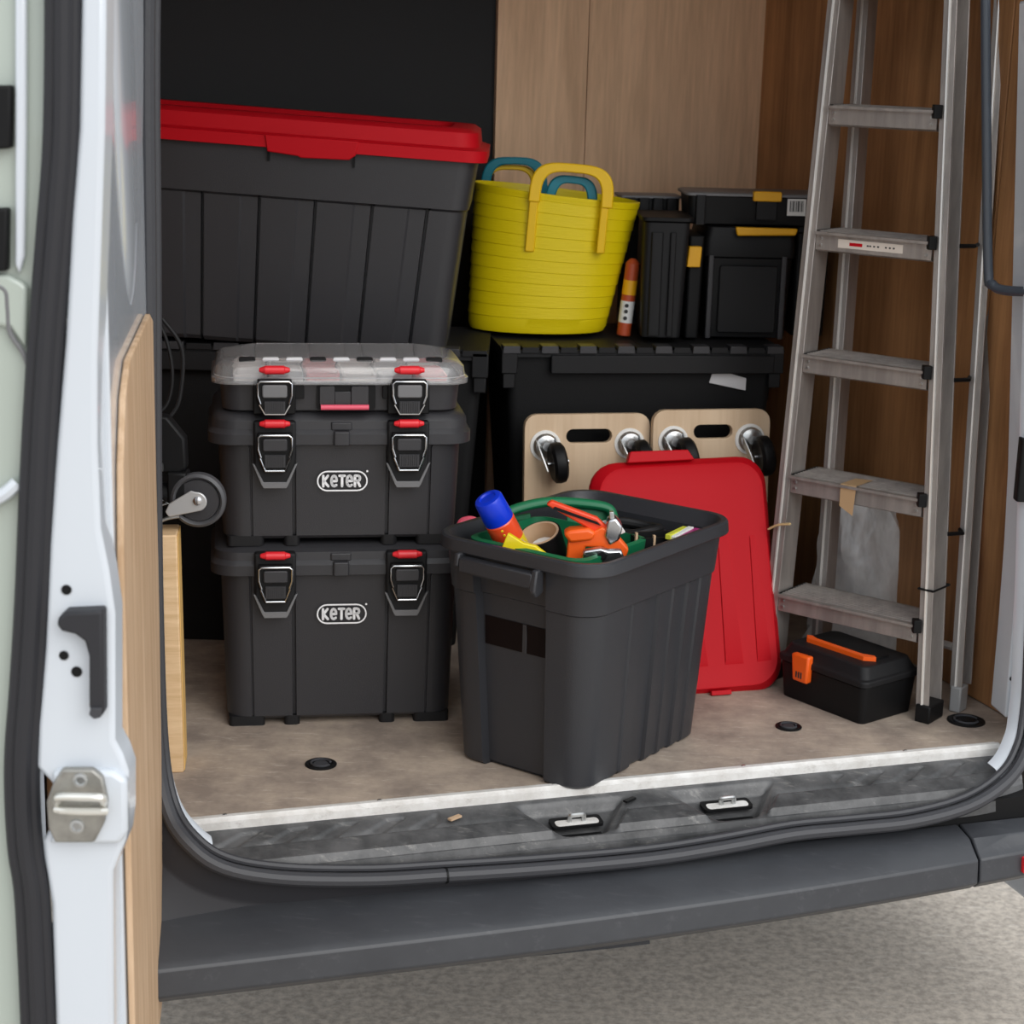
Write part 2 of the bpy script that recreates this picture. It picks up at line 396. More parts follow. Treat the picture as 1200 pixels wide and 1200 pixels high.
for k, (x, y) in enumerate(((675, 963), (851, 943))):
    c0 = onz(x, y, -.036); ang = TH
    M0 = Matrix.Translation(c0) @ Matrix.Rotation(TH, 4, 'Z') @ Matrix.Rotation(.12, 4, 'X')
    b = B(); b.loft([[M0@q for q in rr(.044, .015, .006, z)] for z in (-.004, .0015)]); obj('slot', b, BLK, par)
    b = B(); b.loft([[M0@q for q in rr(.037, .0085, .006, z, cy=-.004)] for z in (.001, .0025)]); obj('striker_plate', b, ALUW, par)
    b = B(); hp = [(-.012+.004*k, -.002, .0), (-.012, -.002, .012), (-.008, -.004, .015), (.008, -.004, .015), (.012, -.002, .012), (.012, -.002, 0)]
    b.tube([M0@Vector(q) for q in smooth_path(hp, 3)], .0038, 8); obj('striker_hoop', b, ZN, par)
for x, y in ((533, 958), (738, 937)):
    c0 = onz(x, y, -.016); b = B(); b.box(-.012, .012, -.004, .004, -.002, .0015, Matrix.Translation(c0)@Matrix.Rotation(TH+.5, 4, 'Z')); obj('worn_nick', b, CRD if x < 600 else BLK, par)
# rust-stained corner clip at left
c0 = onz(231, 990, -.02); b = B(); b.box(-.006, .006, -.012, .012, -.012, .008, Matrix.Translation(c0)@Matrix.Rotation(TH+.3, 4, 'Z')); struct('trim_7', b, CRD, None, .003)
# rear bumper
def onvline(x, y, z): return onz(x, y, z)
bu = [-.35, -.1, .2, .55, .9, 1.15, 1.325]
def bsec(u):
    c = .0 if u < .4 else .055*((u-.4)/.95)**2
    return [V(u, -.10, -.09), V(u, -.145, -.098), V(u, -.218+c, -.115), V(u, -.230+c, -.124), V(u, -.234+c, -.165), V(u, -.215+c, -.181), V(u, -.10, -.19)]
b = B(); b.loft([bsec(u) for u in [-.35+1.675*i/24 for i in range(25)]], True, True); struct('bumper', b, BMP, None, .003)
b = B(); b.loft([bsec(u) for u in (1.329, 1.4, 1.5, 1.6, 1.72)]); struct('bumper.001', b, BMP, None, .003)
b = B(); vbox(b, -.16, 1.6, -.10, 1.3, -.12, -.052); struct('floor_underside', b, BLK)
rl = V(1.445, -.172, -.145); b = B(); b.box(-.03, .03, -.006, .006, -.014, .014, Matrix.Translation(rl)@Matrix.Rotation(TH, 4, 'Z')); struct('trim_8', b, RED2, None, .002, label='small red reflector in the bumper end')
jp = onv(523, 1026, -.135); b = B(); b.cyl(jp-Vector((CT, ST, 0))*.0015, jp+Vector((CT, ST, 0))*.0015, .0128, seg=14); struct('trim_9', b, BLK)
# lashing rings in the floor
for lab, x, y, r_ in (('round black lashing ring recessed in the floor in front of the toolbox stack', 376, 896, .027), ('round black lashing ring recessed in the floor in front of the red lid', 924, 852, .024),
                      ('dark lashing plate in the floor by the ladder feet', 1132, 845, .035)):
    t = thing('lashing_ring', lab, 'ring', onz(x, y, 0), (0, 0, .3), 'lashing rings in the van floor')
    b = B(); b.lathe((0, 0, 0), (0, 0, 1), [(r_, 0), (r_, .002), (r_*.9, .0035), (r_*.72, .002), (r_*.70, .0005)], 28, True, True); obj('ring_plate', b, BLK, t)
    b = B(); b.lathe((0, 0, .0007), (0, 0, 1), [(r_*.5, 0), (r_*.45, .0022), (r_*.15, .0026)], 20, True, True); obj('bolt_head', b, RUBG if r_ < .03 else BLK, t)
    b = B(); b.tube([(r_*.62*math.cos(a*PI/8), r_*.62*math.sin(a*PI/8), .0034) for a in range(0, 15)], .0022, 6); obj('lashing_loop', b, RUBG, t)

# ---------------------------------------------------------------- open rear door at the left
dt = bpy.data.objects.new('door_1', None); COL.objects.link(dt); dt['kind'] = 'structure'
YD = 2.0
def dp(x, y, Y=YD): return at(x, y, Y)
def extr(poly_px, Y0, Y1, mat_, name, bevel=.004, label=None, parent=dt, sh=0):
    f = [dp(x, y, Y0) for x, y in poly_px]; s_ = Vector((0, Y1-Y0, 0)); bk = [p+s_ for p in f]
    c = sum(f, Vector())/len(f)
    if sh: f = [c+(p-c)*(1-sh) for p in f]
    n = len(f); b = B(); b.faces(f+bk, [tuple(range(n)), tuple(range(2*n-1, n-1, -1))]+[(i, i+n, (i+1) % n+n, (i+1) % n) for i in range(n)])
    return obj(name, b, mat_, parent, bevel, 3, label)
# white closing edge
outl = [(96, -60), (92, 150), (84, 250), (76, 400), (66, 520), (57, 640), (52, 760), (44, 850), (42, 900), (60, 918), (66, 960), (50, 985), (52, 1010), (60, 1060), (66, 1240)]
outr = [(133, 1240), (132, 1022), (147, 985), (150, 960), (150, 905), (143, 885), (134, 868), (134, 720), (127, 670), (117, 620), (113, 520), (113, 420), (117, 300), (122, 150), (124, -60)]
extr(outl+outr, YD, YD+.05, WHT, 'edge_frame', .006)
extr([(60, 905), (132, 905), (148, 915), (149, 975), (140, 990), (56, 990), (70, 960), (62, 925)], YD-.012, YD+.01, WHT, 'latch_boss', .006)
# inner skin (white) above, plywood lining below, running from the edge back to the hinge
DF, DH = Vector((-.4485, YD+.045, 0)), Vector((-.5335, 2.70, 0))      # plan view of the inner face: free edge, hinge edge
dd = (DH-DF).normalized(); dn = Vector((-dd.y, dd.x, 0)); 
if dn.x > 0: dn = -dn
LD = (DH-DF).length
def face_panel(poly, t0, t1, mat_, name, bevel=.003, parent=dt):         # poly in (s along the door, z); t = thickness inward(-)/outward
    n = len(poly); f = [DF+dd*s_-dn*t0+Vector((0, 0, z)) for s_, z in poly]; bk = [DF+dd*s_-dn*t1+Vector((0, 0, z)) for s_, z in poly]
    b = B(); b.faces(f+bk, [tuple(range(n)), tuple(range(2*n-1, n-1, -1))]+[(i, i+n, (i+1) % n+n, (i+1) % n) for i in range(n)]); return obj(name, b, mat_, parent, bevel)
face_panel([(-.0, -.25), (LD, -.25), (LD, 1.75), (0, 1.75)], 0, -.045, WHT, 'inner_skin')
zt = at(158, 374, 2.55).z
face_panel([(.02, -.22), (LD-.03, -.22), (LD-.03, zt-.02), (LD-.10, zt), (.18, zt), (.10, zt-.03), (.045, zt-.10), (.02, zt-.20)], .009, .001, PLYD, 'plywood_lining', .002)
zb = at(146, 362, 2.35).z; ov = []
for i in range(15): k = i/14; ov.append((.34+.30*math.sin(PI/2*k)**.9, zb+.62*(k**1.7)))
top_ = [(.64, 1.66), (.10, 1.66)]
for i in range(14, -1, -1): k = i/14; ov.append((.34-.22*math.sin(PI/2*k)**.9, zb+.62*(k**1.7)))
ov = ov[:15]+top_+ov[15:]
cs = (.37, zb+.5); b = B()
b.loft([[DF+dd*(cs[0]+(q[0]-cs[0])*f_)-dn*t_+Vector((0, 0, cs[1]+(q[1]-cs[1])*f_)) for q in ov] for f_, t_ in ((1, 0), (.97, .003), (.90, .006), (.80, .008))], False, True); obj('embossed_panel', b, WHT, dt, ang=60)
face_panel([(LD-.028, -.25), (LD, -.25), (LD, 1.75), (LD-.028, 1.75)], .008, 0, WHT, 'hinge_flange', .003)
# black L shaped wedge, holes, latch striker
extr([(68, 725), (76, 718), (120, 716), (121, 838), (114, 843), (107, 840), (104, 828), (104, 770), (99, 752), (88, 744), (72, 740), (66, 733)], YD-.022, YD+.004, RUB, 'door_wedge', .004)
extr([(104, 838), (110, 843), (118, 841), (119, 830), (106, 830)], YD-.025, YD-.02, RUBG, 'wedge_tip', .001)
for x, y, r_ in ((78, 691, .0058), (75, 768, .0055), (90, 787, .0062)):
    p = dp(x, y); b = B(); b.cyl(p+Vector((0, -.0012, 0)), p+Vector((0, .004, 0)), r_, seg=18); obj('fixing_hole', b, BLK, dt)
sp_ = thing_p = extr([(62, 918), (72, 902), (108, 902), (120, 912), (126, 940), (122, 965), (110, 988), (64, 988), (56, 970), (54, 940)], YD-.020, YD-.008, mat('striker_zinc', (.40, .39, .36), .45, metal=.8, var=.3, vs=30), 'latch_plate', .003)
for x, y in ((94, 915), (90, 969)):
    p = dp(x, y, YD-.021); b = B(); b.lathe(p+Vector((0, .002, 0)), (0, -1, 0), [(.0095, 0), (.0085, .003), (.0055, .0035), (.004, .001)], 16); obj('screw', b, ZN, sp_)
b = B(); pth = [dp(66, 941, YD-.018), dp(67, 938, YD-.030), dp(70, 934, YD-.042), dp(94, 934, YD-.043), dp(118, 935, YD-.042), dp(121, 939, YD-.030), dp(121, 942, YD-.018)]
b.tube(smooth_path(pth, 4), .0048, 10)
b.tube([dp(66, 949, YD-.022), dp(72, 950, YD-.028), dp(94, 951, YD-.030), dp(118, 951, YD-.028), dp(124, 951, YD-.022)], .0044, 10)
obj('latch_hoop', b, mat('bright_hoop', (.80, .79, .74), .3, metal=.7), sp_)
# rubber seal along the edge: three ridges
sl = [(74, -80), (72, 150), (62, 290), (52, 420), (44, 560), (38, 700), (32, 800), (26, 880), (26, 940), (30, 1000), (38, 1060), (46, 1240)]
for dx, r_, dy in ((-11, .0095, 0), (1, .0105, -.006), (13, .0085, 0)):
    b = B(); b.tube(smooth_path([dp(x+dx, y, YD+.006+dy) for x, y in sl], 5), r_, 10); obj('rubber_seal', b, RUB, dt)
# pale outer skin behind the seal
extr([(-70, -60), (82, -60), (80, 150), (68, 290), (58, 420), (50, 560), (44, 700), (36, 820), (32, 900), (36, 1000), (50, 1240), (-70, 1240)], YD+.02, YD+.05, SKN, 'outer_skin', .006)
extr([(17, -60), (30, -60), (30, 150), (28, 300), (22, 322), (17, 310)], YD+.008, YD+.02, WHT, 'window_bead', .004)
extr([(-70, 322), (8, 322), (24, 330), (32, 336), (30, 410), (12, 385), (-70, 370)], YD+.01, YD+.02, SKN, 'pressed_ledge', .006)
b = B(); b.tube(smooth_path([dp(-30, 330, YD+.012), dp(4, 338, YD+.012), dp(9, 360, YD+.012), dp(12, 390, YD+.012), dp(28, 415, YD+.012), dp(36, 440, YD+.012)], 5), .003, 8); obj('swage_line', b, GREYR, dt)
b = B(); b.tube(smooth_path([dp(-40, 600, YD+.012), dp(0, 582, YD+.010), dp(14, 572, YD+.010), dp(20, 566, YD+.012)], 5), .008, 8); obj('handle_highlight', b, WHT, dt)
extr([(-60, 100), (13, 100), (12, 174), (-60, 180)], YD+.004, YD+.02, BLK, 'dark_bezel', .003)
extr([(-60, 246), (9, 244), (8, 318), (-60, 320)], YD+.004, YD+.02, BLK, 'dark_bezel', .003)

# ---------------------------------------------------------------- loose board and trolley at the left
c0 = onz(204, 905, 0)
t = thing('plywood_board', 'upright pale plywood board just inside the left door seal', 'board', c0, (0, 0, .12))
b = B(); b.box(-.055, .0165, -.003, .07, 0, .41, Matrix.Rotation(-.012, 4, 'Y')); obj('board', b, PLYB, t, .0025)
b = B(); b.box(.0168, .0182, -.001, .068, .004, .408, Matrix.Rotation(-.012, 4, 'Y')); obj('edge_veneer', b, mat('golden_edge', (.78, .48, .16), .6), t)

wc = at(233, 585, 2.97)
t = thing('folded_trolley', 'folded black hand trolley with a grey wheel resting on the plywood board', 'trolley', wc)
def ly(p): return [(q[0]*.00135, q[2], -q[1]*.00137) for q in p]
b = B(); b.lathe((0, .012, 0), (0, -1, 0), [(.020, 0), (.038, 0), (.0445, .006), (.0455, .014), (.0445, .022), (.040, .026), (.037, .0235), (.0355, .019), (.016, .019)], 40); wh = obj('wheel', b, mat('grey_wheel_rubber', (.075, .075, .08), .42), t)
b = B(); b.lathe((0, -.006, 0), (0, -1, 0), [(.036, 0), (.034, .0035), (.015, .0045)], 32); obj('wheel_disc', b, CH, wh)
ap = []
for a in range(-5, 6): ap.append((.016*math.cos(a*PI/11+.25), .016*math.sin(a*PI/11+.25)))
arm = ap+[(-.010, .018), (-.045, -.004), (-.052, -.018), (-.046, -.027), (.003, -.0155)]
arm = [(x, z) for x, z in arm]
b = B(); b.prism(arm, -.019, -.014); ar = obj('wheel_arm', b, mat('silver_arm', (.60, .60, .60), .4, metal=.6), t, .0015)
b = B(); b.lathe((.001, -.019, .002), (0, -1, 0), [(.0075, 0), (.007, .003), (.003, .005)], 12); obj('axle_nut', b, CHR, ar)
b = B()
b.cyl((-.085, .0, -.028), (-.085, .0, .05), .016, seg=14); b.cyl((-.075, .012, .004), (-.028, .012, .004), .020, seg=14)
b.box(-.05, -.018, -.01, .03, -.03, .045); b.prism([(-.09, .042), (-.03, .042), (-.02, .05), (-.022, .10), (-.05, .135), (-.10, .14)], .0, .03)
obj('frame_block', b, BLK, t, .004)
b = B(); b.cyl((-.10, -.014, .052), (-.055, -.014, .055), .007, seg=10)
obj('steel_bolt', b, ZN, t); b = B(); b.tube(smooth_path([(-.10, -.016, -.034), (-.075, -.018, -.040), (-.05, -.016, -.030), (-.03, -.014, -.026)], 4), .003, 6)
obj('steel_linkage', b, ZN, t); b = B(); b.tube([(-.092, -.016, -.008), (-.070, -.018, .012), (-.048, -.018, -.004), (-.078, -.018, -.014)], .0022, 6)
obj('steel_linkage', b, ZN, t)
b = B(); b.tube(smooth_path([(-.08, .03, .31), (-.055, .03, .26), (-.045, .03, .20), (-.055, .03, .15), (-.08, .02, .13)], 5), .003, 8); b.tube(smooth_path([(-.06, .03, .29), (-.030, .035, .24), (-.035, .035, .16), (-.05, .03, .13)], 5), .0035, 8); b.tube([(-.10, .02, .62), (-.10, .02, .2), (-.10, .02, -.02)], .010, 10)
obj('handle_tube', b, CH2, t)

# ---------------------------------------------------------------- lettering from strokes
GL = {'K': ([(0, 0), (0, 1)], [(.55, 1), (.06, .5), (.6, 0)]), 'T': ([(0, 1), (.62, 1)], [(.31, 1), (.31, 0)]), 'R': ([(0, 0), (0, 1), (.34, 1), (.54, .93), (.6, .75), (.54, .57), (.34, .5), (.04, .5)], [(.30, .5), (.6, 0)])}
GL['e'] = ([(.08, .5), (.62, .5), (.60, .72), (.5, .92), (.32, 1), (.14, .92), (.03, .73), (0, .5), (.04, .24), (.17, .06), (.36, 0), (.58, .12)],)
def stroke(b, pts, wd, y0, y1):
    for p, q in zip(pts, pts[1:]):
        d = Vector((q[0]-p[0], q[1]-p[1])); L_ = d.length
        if L_ < 1e-6: continue
        d /= L_; n = Vector((-d.y, d.x))*wd/2; P0 = Vector(p[:2]); Q0 = Vector(q[:2])
        b.prism([tuple(P0-n), tuple(Q0-n), tuple(Q0+n), tuple(P0+n)], y0, y1)
    for p in pts: b.prism([(p[0]+wd/2*math.cos(a*PI/4), p[1]+wd/2*math.sin(a*PI/4)) for a in range(8)], y0, y1)
def logo(parent, cx, cz, y, w_=.088, h_=.0365):
    b = B(); r_ = h_/2; k = .0050
    def pill(wd, hh):
        rr_ = hh/2; o_ = []
        for a in range(13): o_.append((cx+wd/2-rr_+rr_*math.cos(-PI/2+a*PI/12), cz+rr_*math.sin(-PI/2+a*PI/12)))
        for a in range(13): o_.append((cx-wd/2+rr_+rr_*math.cos(PI/2+a*PI/12), cz+rr_*math.sin(PI/2+a*PI/12)))
        return o_
    b.frame(pill(w_, h_), pill(w_-k, h_-k), y-.0009, y)
    x = cx-.033; hh = .0185
    for ch in 'KeTeR':
        for st in GL[ch]: stroke(b, [(x+px_*hh*.78, cz-hh/2+pz*hh) for px_, pz in st], .0044, y-.0009, y)
        x += .0140 if ch != 'T' else .0128
    b.prism([(cx+w_/2-.001+.0019*math.cos(a*PI/4), cz+h_/2-.001+.0019*math.sin(a*PI/4)) for a in range(8)], y-.0009, y)
    return obj('printed_logo', b, WPT, parent, label='white KETER lettering in an oval outline')

# ---------------------------------------------------------------- the toolbox stack
def latch(parent, x, zc, y, clear=False, h=.062):
    """latch body under its red pin; zc = z of the wire's top bar"""
    lt = B(); lt.prism([(x-.029, zc+.006), (x-.031, zc-.028), (x-.019, zc-h), (x+.019, zc-h), (x+.031, zc-.028), (x+.029, zc+.006)], y-.013, y+.002)
    L_ = obj('latch', lt, BLK, parent, .002)
    b = B(); b.prism(rect2(x-.021, x+.021, zc-.024, zc-.002, .004), y-.019, y-.012); obj('latch_bar', b, GREYR if clear else CH, L_, .002)
    b = B(); b.box(x-.0175, x+.0175, y-.018, y-.012, zc-.052, zc-.030)
    for i in range(9): b.box(x-.016+i*.0037, x-.0142+i*.0037, y-.020, y-.017, zc-.051, zc-.031)
    obj('finger_grip', b, CH, L_)
    w_ = [(x-.024, zc-.034), (x-.0285, zc-.020), (x-.0285, zc), (x-.024, zc+.004), (x+.024, zc+.004), (x+.0285, zc), (x+.0285, zc-.020), (x+.024, zc-.034)]
    b = B(); b.tube([(px_, y-.019, pz) for px_, pz in w_], .0017, 6)
    b.tube([(x-.0255, y-.016, zc-.036), (x-.0165, y-.017, zc-h+.004), (x+.0165, y-.017, zc-h+.004), (x+.0255, y-.016, zc-.036)], .0019, 6)
    obj('wire_bail', b, CHR, L_)
    b = B(); zz = zc+.022
    b.cyl((x-.026, y-.006, zz), (x-.017, y-.006, zz), .0035, .0065, 12); b.cyl((x-.017, y-.006, zz), (x+.017, y-.006, zz), .0075, seg=14); b.cyl((x+.017, y-.006, zz), (x+.026, y-.006, zz), .0065, .0035, 12)
    obj('hinge_pin', b, RED2, L_, .001)
SY, SX = 3.166, -.297
def stack_thing(name, label, z): return thing(name, label, 'toolbox', (SX, SY, z), (0, 0, .151), 'black toolboxes stacked at the left')
LX = .1145
def toolbox(label, z, hb, hl, hxb, hxt, logo_z):
    t = stack_thing('toolbox', label, z); D = .135; cy = D+.006
    fs = lambda x: x/(hxb-.04)
    prof = {'front': fl([(fs(-.152), fs(-.148), .004), (fs(-.082), fs(-.075), .010), (fs(.075), fs(.082), .010), (fs(.148), fs(.152), .004)], .006),
            'right': fl([(-.5, .5, .006)], .04), 'left': fl([(-.5, .5, .006)], .04)}
    b = B(); rings = []
    rings.append(rr(hxb-.006, D-.016, .030, .012, prof, cy=cy)); rings.append(rr(hxb, D-.010, .036, .018, prof, cy=cy))
    rings.append(rr(hxt-.004, D-.002, .040, hb-.012, prof, cy=cy)); rings.append(rr(hxt+.002, D, .040, hb, prof, {'*': 0}, cy=cy))
    b.loft(rings); obj('body', b, CH, t)
    for fx, fy in ((-.165, .03), (-.085, .03), (.085, .03), (.165, .03), (-.165, .235), (.165, .235)):
        b = B(); b.loft([rr(.032 if abs(fx) > .1 else .014, .014, .008, zz, cx=fx, cy=fy) for zz in (0, .018)]); obj('foot', b, CH2, t)
    # lid: lower flange, upper tier
    b = B(); hx = hxt+.014; lz = hb
    lp = {'front': fl([(-.105, .105, .003)], .01)}
    b.loft([rr(hx-.010, D+.004, .042, lz-.006, cy=cy), rr(hx, D+.010, .045, lz-.004, cy=cy), rr(hx, D+.010, .045, lz+.014, cy=cy), rr(hx-.004, D+.006, .045, lz+.019, cy=cy),
            rr(hx-.006, D+.003, .043, lz+.022, cy=cy), rr(hx-.007, D+.002, .043, lz+.036, cy=cy), rr(hx-.012, D-.004, .040, lz+hl-.006, cy=cy), rr(hx-.022, D-.014, .036, lz+hl, cy=cy)])
    ld = obj('lid', b, CH, t)
    b = B(); b.loft([rr(.014, .007, .004, zz, cy=-.004) for zz in (lz-.005, lz+.020)]); b.loft([rr(.018, .004, .003, zz, cy=.004) for zz in (lz+.02, lz+.034)]); obj('lid_tab', b, CH, ld, .002)
    for s_ in (-1, 1):
        x = s_*LX
        b = B(); b.prism([(x-.036, lz+.038), (x-.036, lz-.040), (x-.020, lz-.076), (x+.020, lz-.076), (x+.036, lz-.040), (x+.036, lz+.038)], -.012, .012); lpz = obj('latch_mount', b, CH2, t, .004)
        b = B(); b.prism([(x-.0385, lz-.034), (x-.023, lz-.072), (x-.0195, lz-.078), (x+.0195, lz-.078), (x+.023, lz-.072), (x+.0385, lz-.034), (x+.034, lz-.036), (x+.0195, lz-.067), (x-.0195, lz-.067), (x-.034, lz-.036)], -.0150, -.006); obj('mount_rim', b, GREYR, lpz, .001)
        latch(t, x, lz+.014, -.012)
    logo(t, .002, logo_z, .0075-(logo_z/hb)*.004)
    return t
toolbox('large black toolbox at the bottom of the stack, standing on the floor', 0, .288, .045, .200, .212, .210)
b_mid = toolbox('black lettered toolbox in the middle of the stack', .333, .188, .050, .204, .214, .118)
# organiser on top
t = stack_thing('parts_organizer', 'shallow parts organizer with a clear lid on top of the toolbox stack', .571)
t['category'] = 'organizer'; t['group'] = 'black toolboxes stacked at the left'
cy = .105
b = B(); b.loft([rr(.196, .086, .030, 0, cy=cy), rr(.203, .094, .034, .004, cy=cy), rr(.207, .098, .034, .050, cy=cy), rr(.205, .096, .034, .053, cy=cy), rr(.200, .091, .03, .050, cy=cy), rr(.196, .087, .03, .010, cy=cy)]); obj('tray', b, CH, t)
b = B()
tn = random.Random(3)
binm = [mat('bin_pale', (.85, .78, .74), .4), mat('bin_red', (.80, .22, .22), .4), mat('bin_grey', (.55, .53, .53), .4)]
for j, yy in enumerate((.050, .108, .164)):
    for i in range(6):
        x0 = -.185+i*.0625; b = B(); hb_ = .060-.004*((i+j) % 2)
        b.loft([rr(.028, .027, .006, .012, cx=x0+.029, cy=yy), rr(.029, .028, .007, hb_, cx=x0+.029, cy=yy), rr(.026, .025, .006, hb_, cx=x0+.029, cy=yy), rr(.025, .024, .006, .020, cx=x0+.029, cy=yy)])
        obj('parts_bin', b, binm[(i*2+j*3) % 3 if tn.random() < .75 else 0], t)
b = B()
b.loft([rr(.213, .104, .036, .050, cy=cy), rr(.221, .112, .04, .051, cy=cy), rr(.221, .112, .04, .060, cy=cy), rr(.216, .107, .04, .063, cy=cy), rr(.214, .105, .040, .078, cy=cy), rr(.205, .096, .045, .086, cy=cy), rr(.175, .085, .05, .092, cy=cy),
        rr(.170, .080, .05, .092, cy=cy), rr(.172, .082, .05, .089, cy=cy), rr(.202, .093, .045, .085, cy=cy), rr(.211, .102, .038, .076, cy=cy), rr(.213, .104, .038, .052, cy=cy)], False, False)
b.loft([rr(.170, .080, .05, .092, cy=cy), rr(.170, .080, .05, .089, cy=cy)])
cl = obj('clear_lid', b, CLR, t, ang=60); mat('highlight_rib', (.72, .72, .74), .25, spec=.7)  # pale ribs and bead: the clear lid's white highlights put into their colour
b = B(); b.loft([rr(.2145, .1055, .04, z_, cy=cy) for z_ in (.0605, .0625)], False, False); obj('lid_bead', b, bpy.data.materials['highlight_rib'], cl)
for i in range(9):
    x0 = -.160+i*.040; b = B(); b.prism(rect2(x0-.014, x0+.014, .086, .094, .003, 2), .016, .026); obj('lid_rib', b, BLK if i in (0, 3, 5, 8) else bpy.data.materials['highlight_rib'], cl)
for s_ in (-1, 1):
    b = B(); b.prism([(s_*LX-.036, .055), (s_*LX-.036, 0), (s_*LX+.036, 0), (s_*LX+.036, .055)], -.006, .008); obj('latch_mount', b, BLK, t, .002)
    latch(t, s_*LX, .056, -.008, True, .056)
b = B(); b.prism(rect2(-.042, .058, .006, .050, .004), .003, .006); hr = obj('handle_recess', b, BLK, t)
b = B(); b.prism(rect2(-.038, -.012, .014, .048, .003), -.002, .006); b.prism(rect2(.016, .046, .014, .048, .003), -.002, .006); b.prism([(-.012, .014), (.016, .014), (.016, .038), (-.012, .038)], .0, .005); obj('handle_hub', b, CH, hr, .001)
b = B(); b.cyl((-.036, -.006, .012), (.046, -.006, .012), .0048, seg=12); obj('carry_handle', b, PINK, t)
for x in (-.072, .078):
    b = B(); b.box(x-.008, x+.008, -.001, .008, .026, .050); obj('side_clip', b, BLK, t, .001)

# ---------------------------------------------------------------- attached-lid crates
def crate(label, loc, yaw, w_, d_, h_, n, zf, right=True):
    t = thing('storage_crate', label, 'crate', loc, (0, 0, yaw), 'black crates with toothed lids against the bulkhead')
    b = B(); b.loft([rr(w_/2-.055, d_/2-.04, .02, 0, cx=w_/2, cy=d_/2), rr(w_/2-.014, d_/2-.014, .02, h_-.06, cx=w_/2, cy=d_/2), rr(w_/2-.012, d_/2-.012, .02, h_-.012, cx=w_/2, cy=d_/2)]); obj('body', b, BLKT, t, .002)
    # rim collar with corner pieces
    b = B(); b.loft([rr(w_/2, d_/2, .012, h_-.022, cx=w_/2, cy=d_/2), rr(w_/2, d_/2, .012, h_-.008, cx=w_/2, cy=d_/2)]); obj('rim', b, CH2, t)
    for cx0 in (0, w_-.032):
        b = B(); b.box(cx0, cx0+.032, -.004, .05, h_-.055, h_-.006); b.box(cx0+.004, cx0+.028, .0, .05, h_-.085, h_-.055); obj('corner_bracket', b, CH2, t, .002)
    b = B(); b.prism([(zf[0], h_-.055), (zf[1], h_-.055), (zf[1], h_-.018), (zf[0], h_-.018)], -.006, .02); obj('front_lip', b, CH2, t, .002)
    for half in (0, 1):
        b = B(); b.box(0 if not half else w_/2+.001, w_/2-.001 if not half else w_, .02, d_, h_-.010, h_-.004)
        lidh = obj('lid_half', b, CH2, t, .001)
    for i in range(n):
        x0 = i*w_/n; b = B(); up = i % 2
        b.prism([(x0+.0015, h_-.014), (x0+w_/n-.0015, h_-.014), (x0+w_/n-.003, h_-(.002 if up else -.001)), (x0+.003, h_-(.002 if up else -.001))], -.004 if up else -.007, .03)
        obj('lid_tooth', b, CH2 if up else CH, t, .001)
    return t
c0 = at(175, 400, 3.61); zA = .612
crate('black toothed-lid crate behind the toolbox stack, under the red-lidded box', (at(120, 406, 3.6).x, 3.60, 0), .0, at(573, 400, 3.6).x-at(120, 400, 3.6).x, .32, zA+.006, 14, (.10, .40))
pB = at(588, 408, 3.69)
cb = crate('black toothed-lid crate behind the two wooden dollies', (pB.x, pB.y, 0), .16, .58, .34, .612, 15, (.10, .56))
b = B(); b.prism([(.430, .536), (.507, .520), (.507, .545), (.438, .565)], -.004, -.0015, Matrix.Translation((0, .014, 0))); obj('paper_label', b, mat('grey_paper_label', (.62, .61, .62), .7), cb, label='blank pale grey paper label')

# ---------------------------------------------------------------- large box with red lid
t = thing('lidded_storage_box', 'large charcoal ribbed storage box with a red lid, above the toolbox stack', 'storage box', (-.510, 3.55, .622), (0, .050, 0))
hxT, hxB, D = .415, .372, .15
cxx = .413-hxT
sp2 = []
px2t = lambda x: (x-(.413-.415)) / (hxT-.03)
rib = [(x, 0) for x in (-.352, -.246, -.140, -.032, .074, .182, .286)]
grooves = []
for a_, b_ in rib:
    grooves.append((a_/.385, (a_+.036)/.385, .007)); 
prof = {'front': [(-1, 0)]+sum([[(a_/.36, 0), (a_/.36+.012, .004), ((a_+.034)/.36, .005), ((a_+.035)/.36, .016), ((a_+.040)/.36, .016), ((a_+.041)/.36, 0)] for a_, _ in rib], [])+[(1, 0)], 'right': fl([(-.7, -.4, .006), (-.1, .2, .006), (.5, .8, .006)])}
b = B(); cy = D
b.loft([rr(hxB-.01, D-.035, .03, 0, prof, cy=cy), rr(hxB, D-.028, .035, .008, prof, cy=cy), rr(hxT-.022, D-.010, .035, .280, prof, cy=cy), rr(hxT-.016, D-.004, .035, .285, prof, {'*': 0}, cy=cy), rr(hxT-.006, D, .035, .383, prof, {'*': 0}, cy=cy)])
obj('body', b, CH, t)
for x in (.021, .180):
    b = B(); b.box(x-.002, x+.002, -.006, .01, .350, .380); obj('clip_slot', b, BLK, t)
b = B()
b.loft([rr(hxT+.008, D+.012, .045, 0.375, cy=cy), rr(hxT+.012, D+.016, .045, 0.376, cy=cy), rr(hxT+.012, D+.016, .045, 0.397, cy=cy), rr(hxT-.004, D+.0, .045, 0.402, cy=cy), rr(hxT-.008, D-.004, .045, 0.428, cy=cy), rr(hxT-.02, D-.016, .04, 0.435, cy=cy), rr(hxT-.06, D-.05, .03, 0.435, cy=cy), rr(hxT-.065, D-.055, .03, 0.427, cy=cy)])
ld = obj('lid', b, RED, t)
b = B(); b.prism([(.014, .399), (.020, .368), (.077, .364), (.082, .361), (.172, .364), (.184, .373), (.188, .399)], -.020, -.010); obj('lid_catch', b, RED, ld, .002)

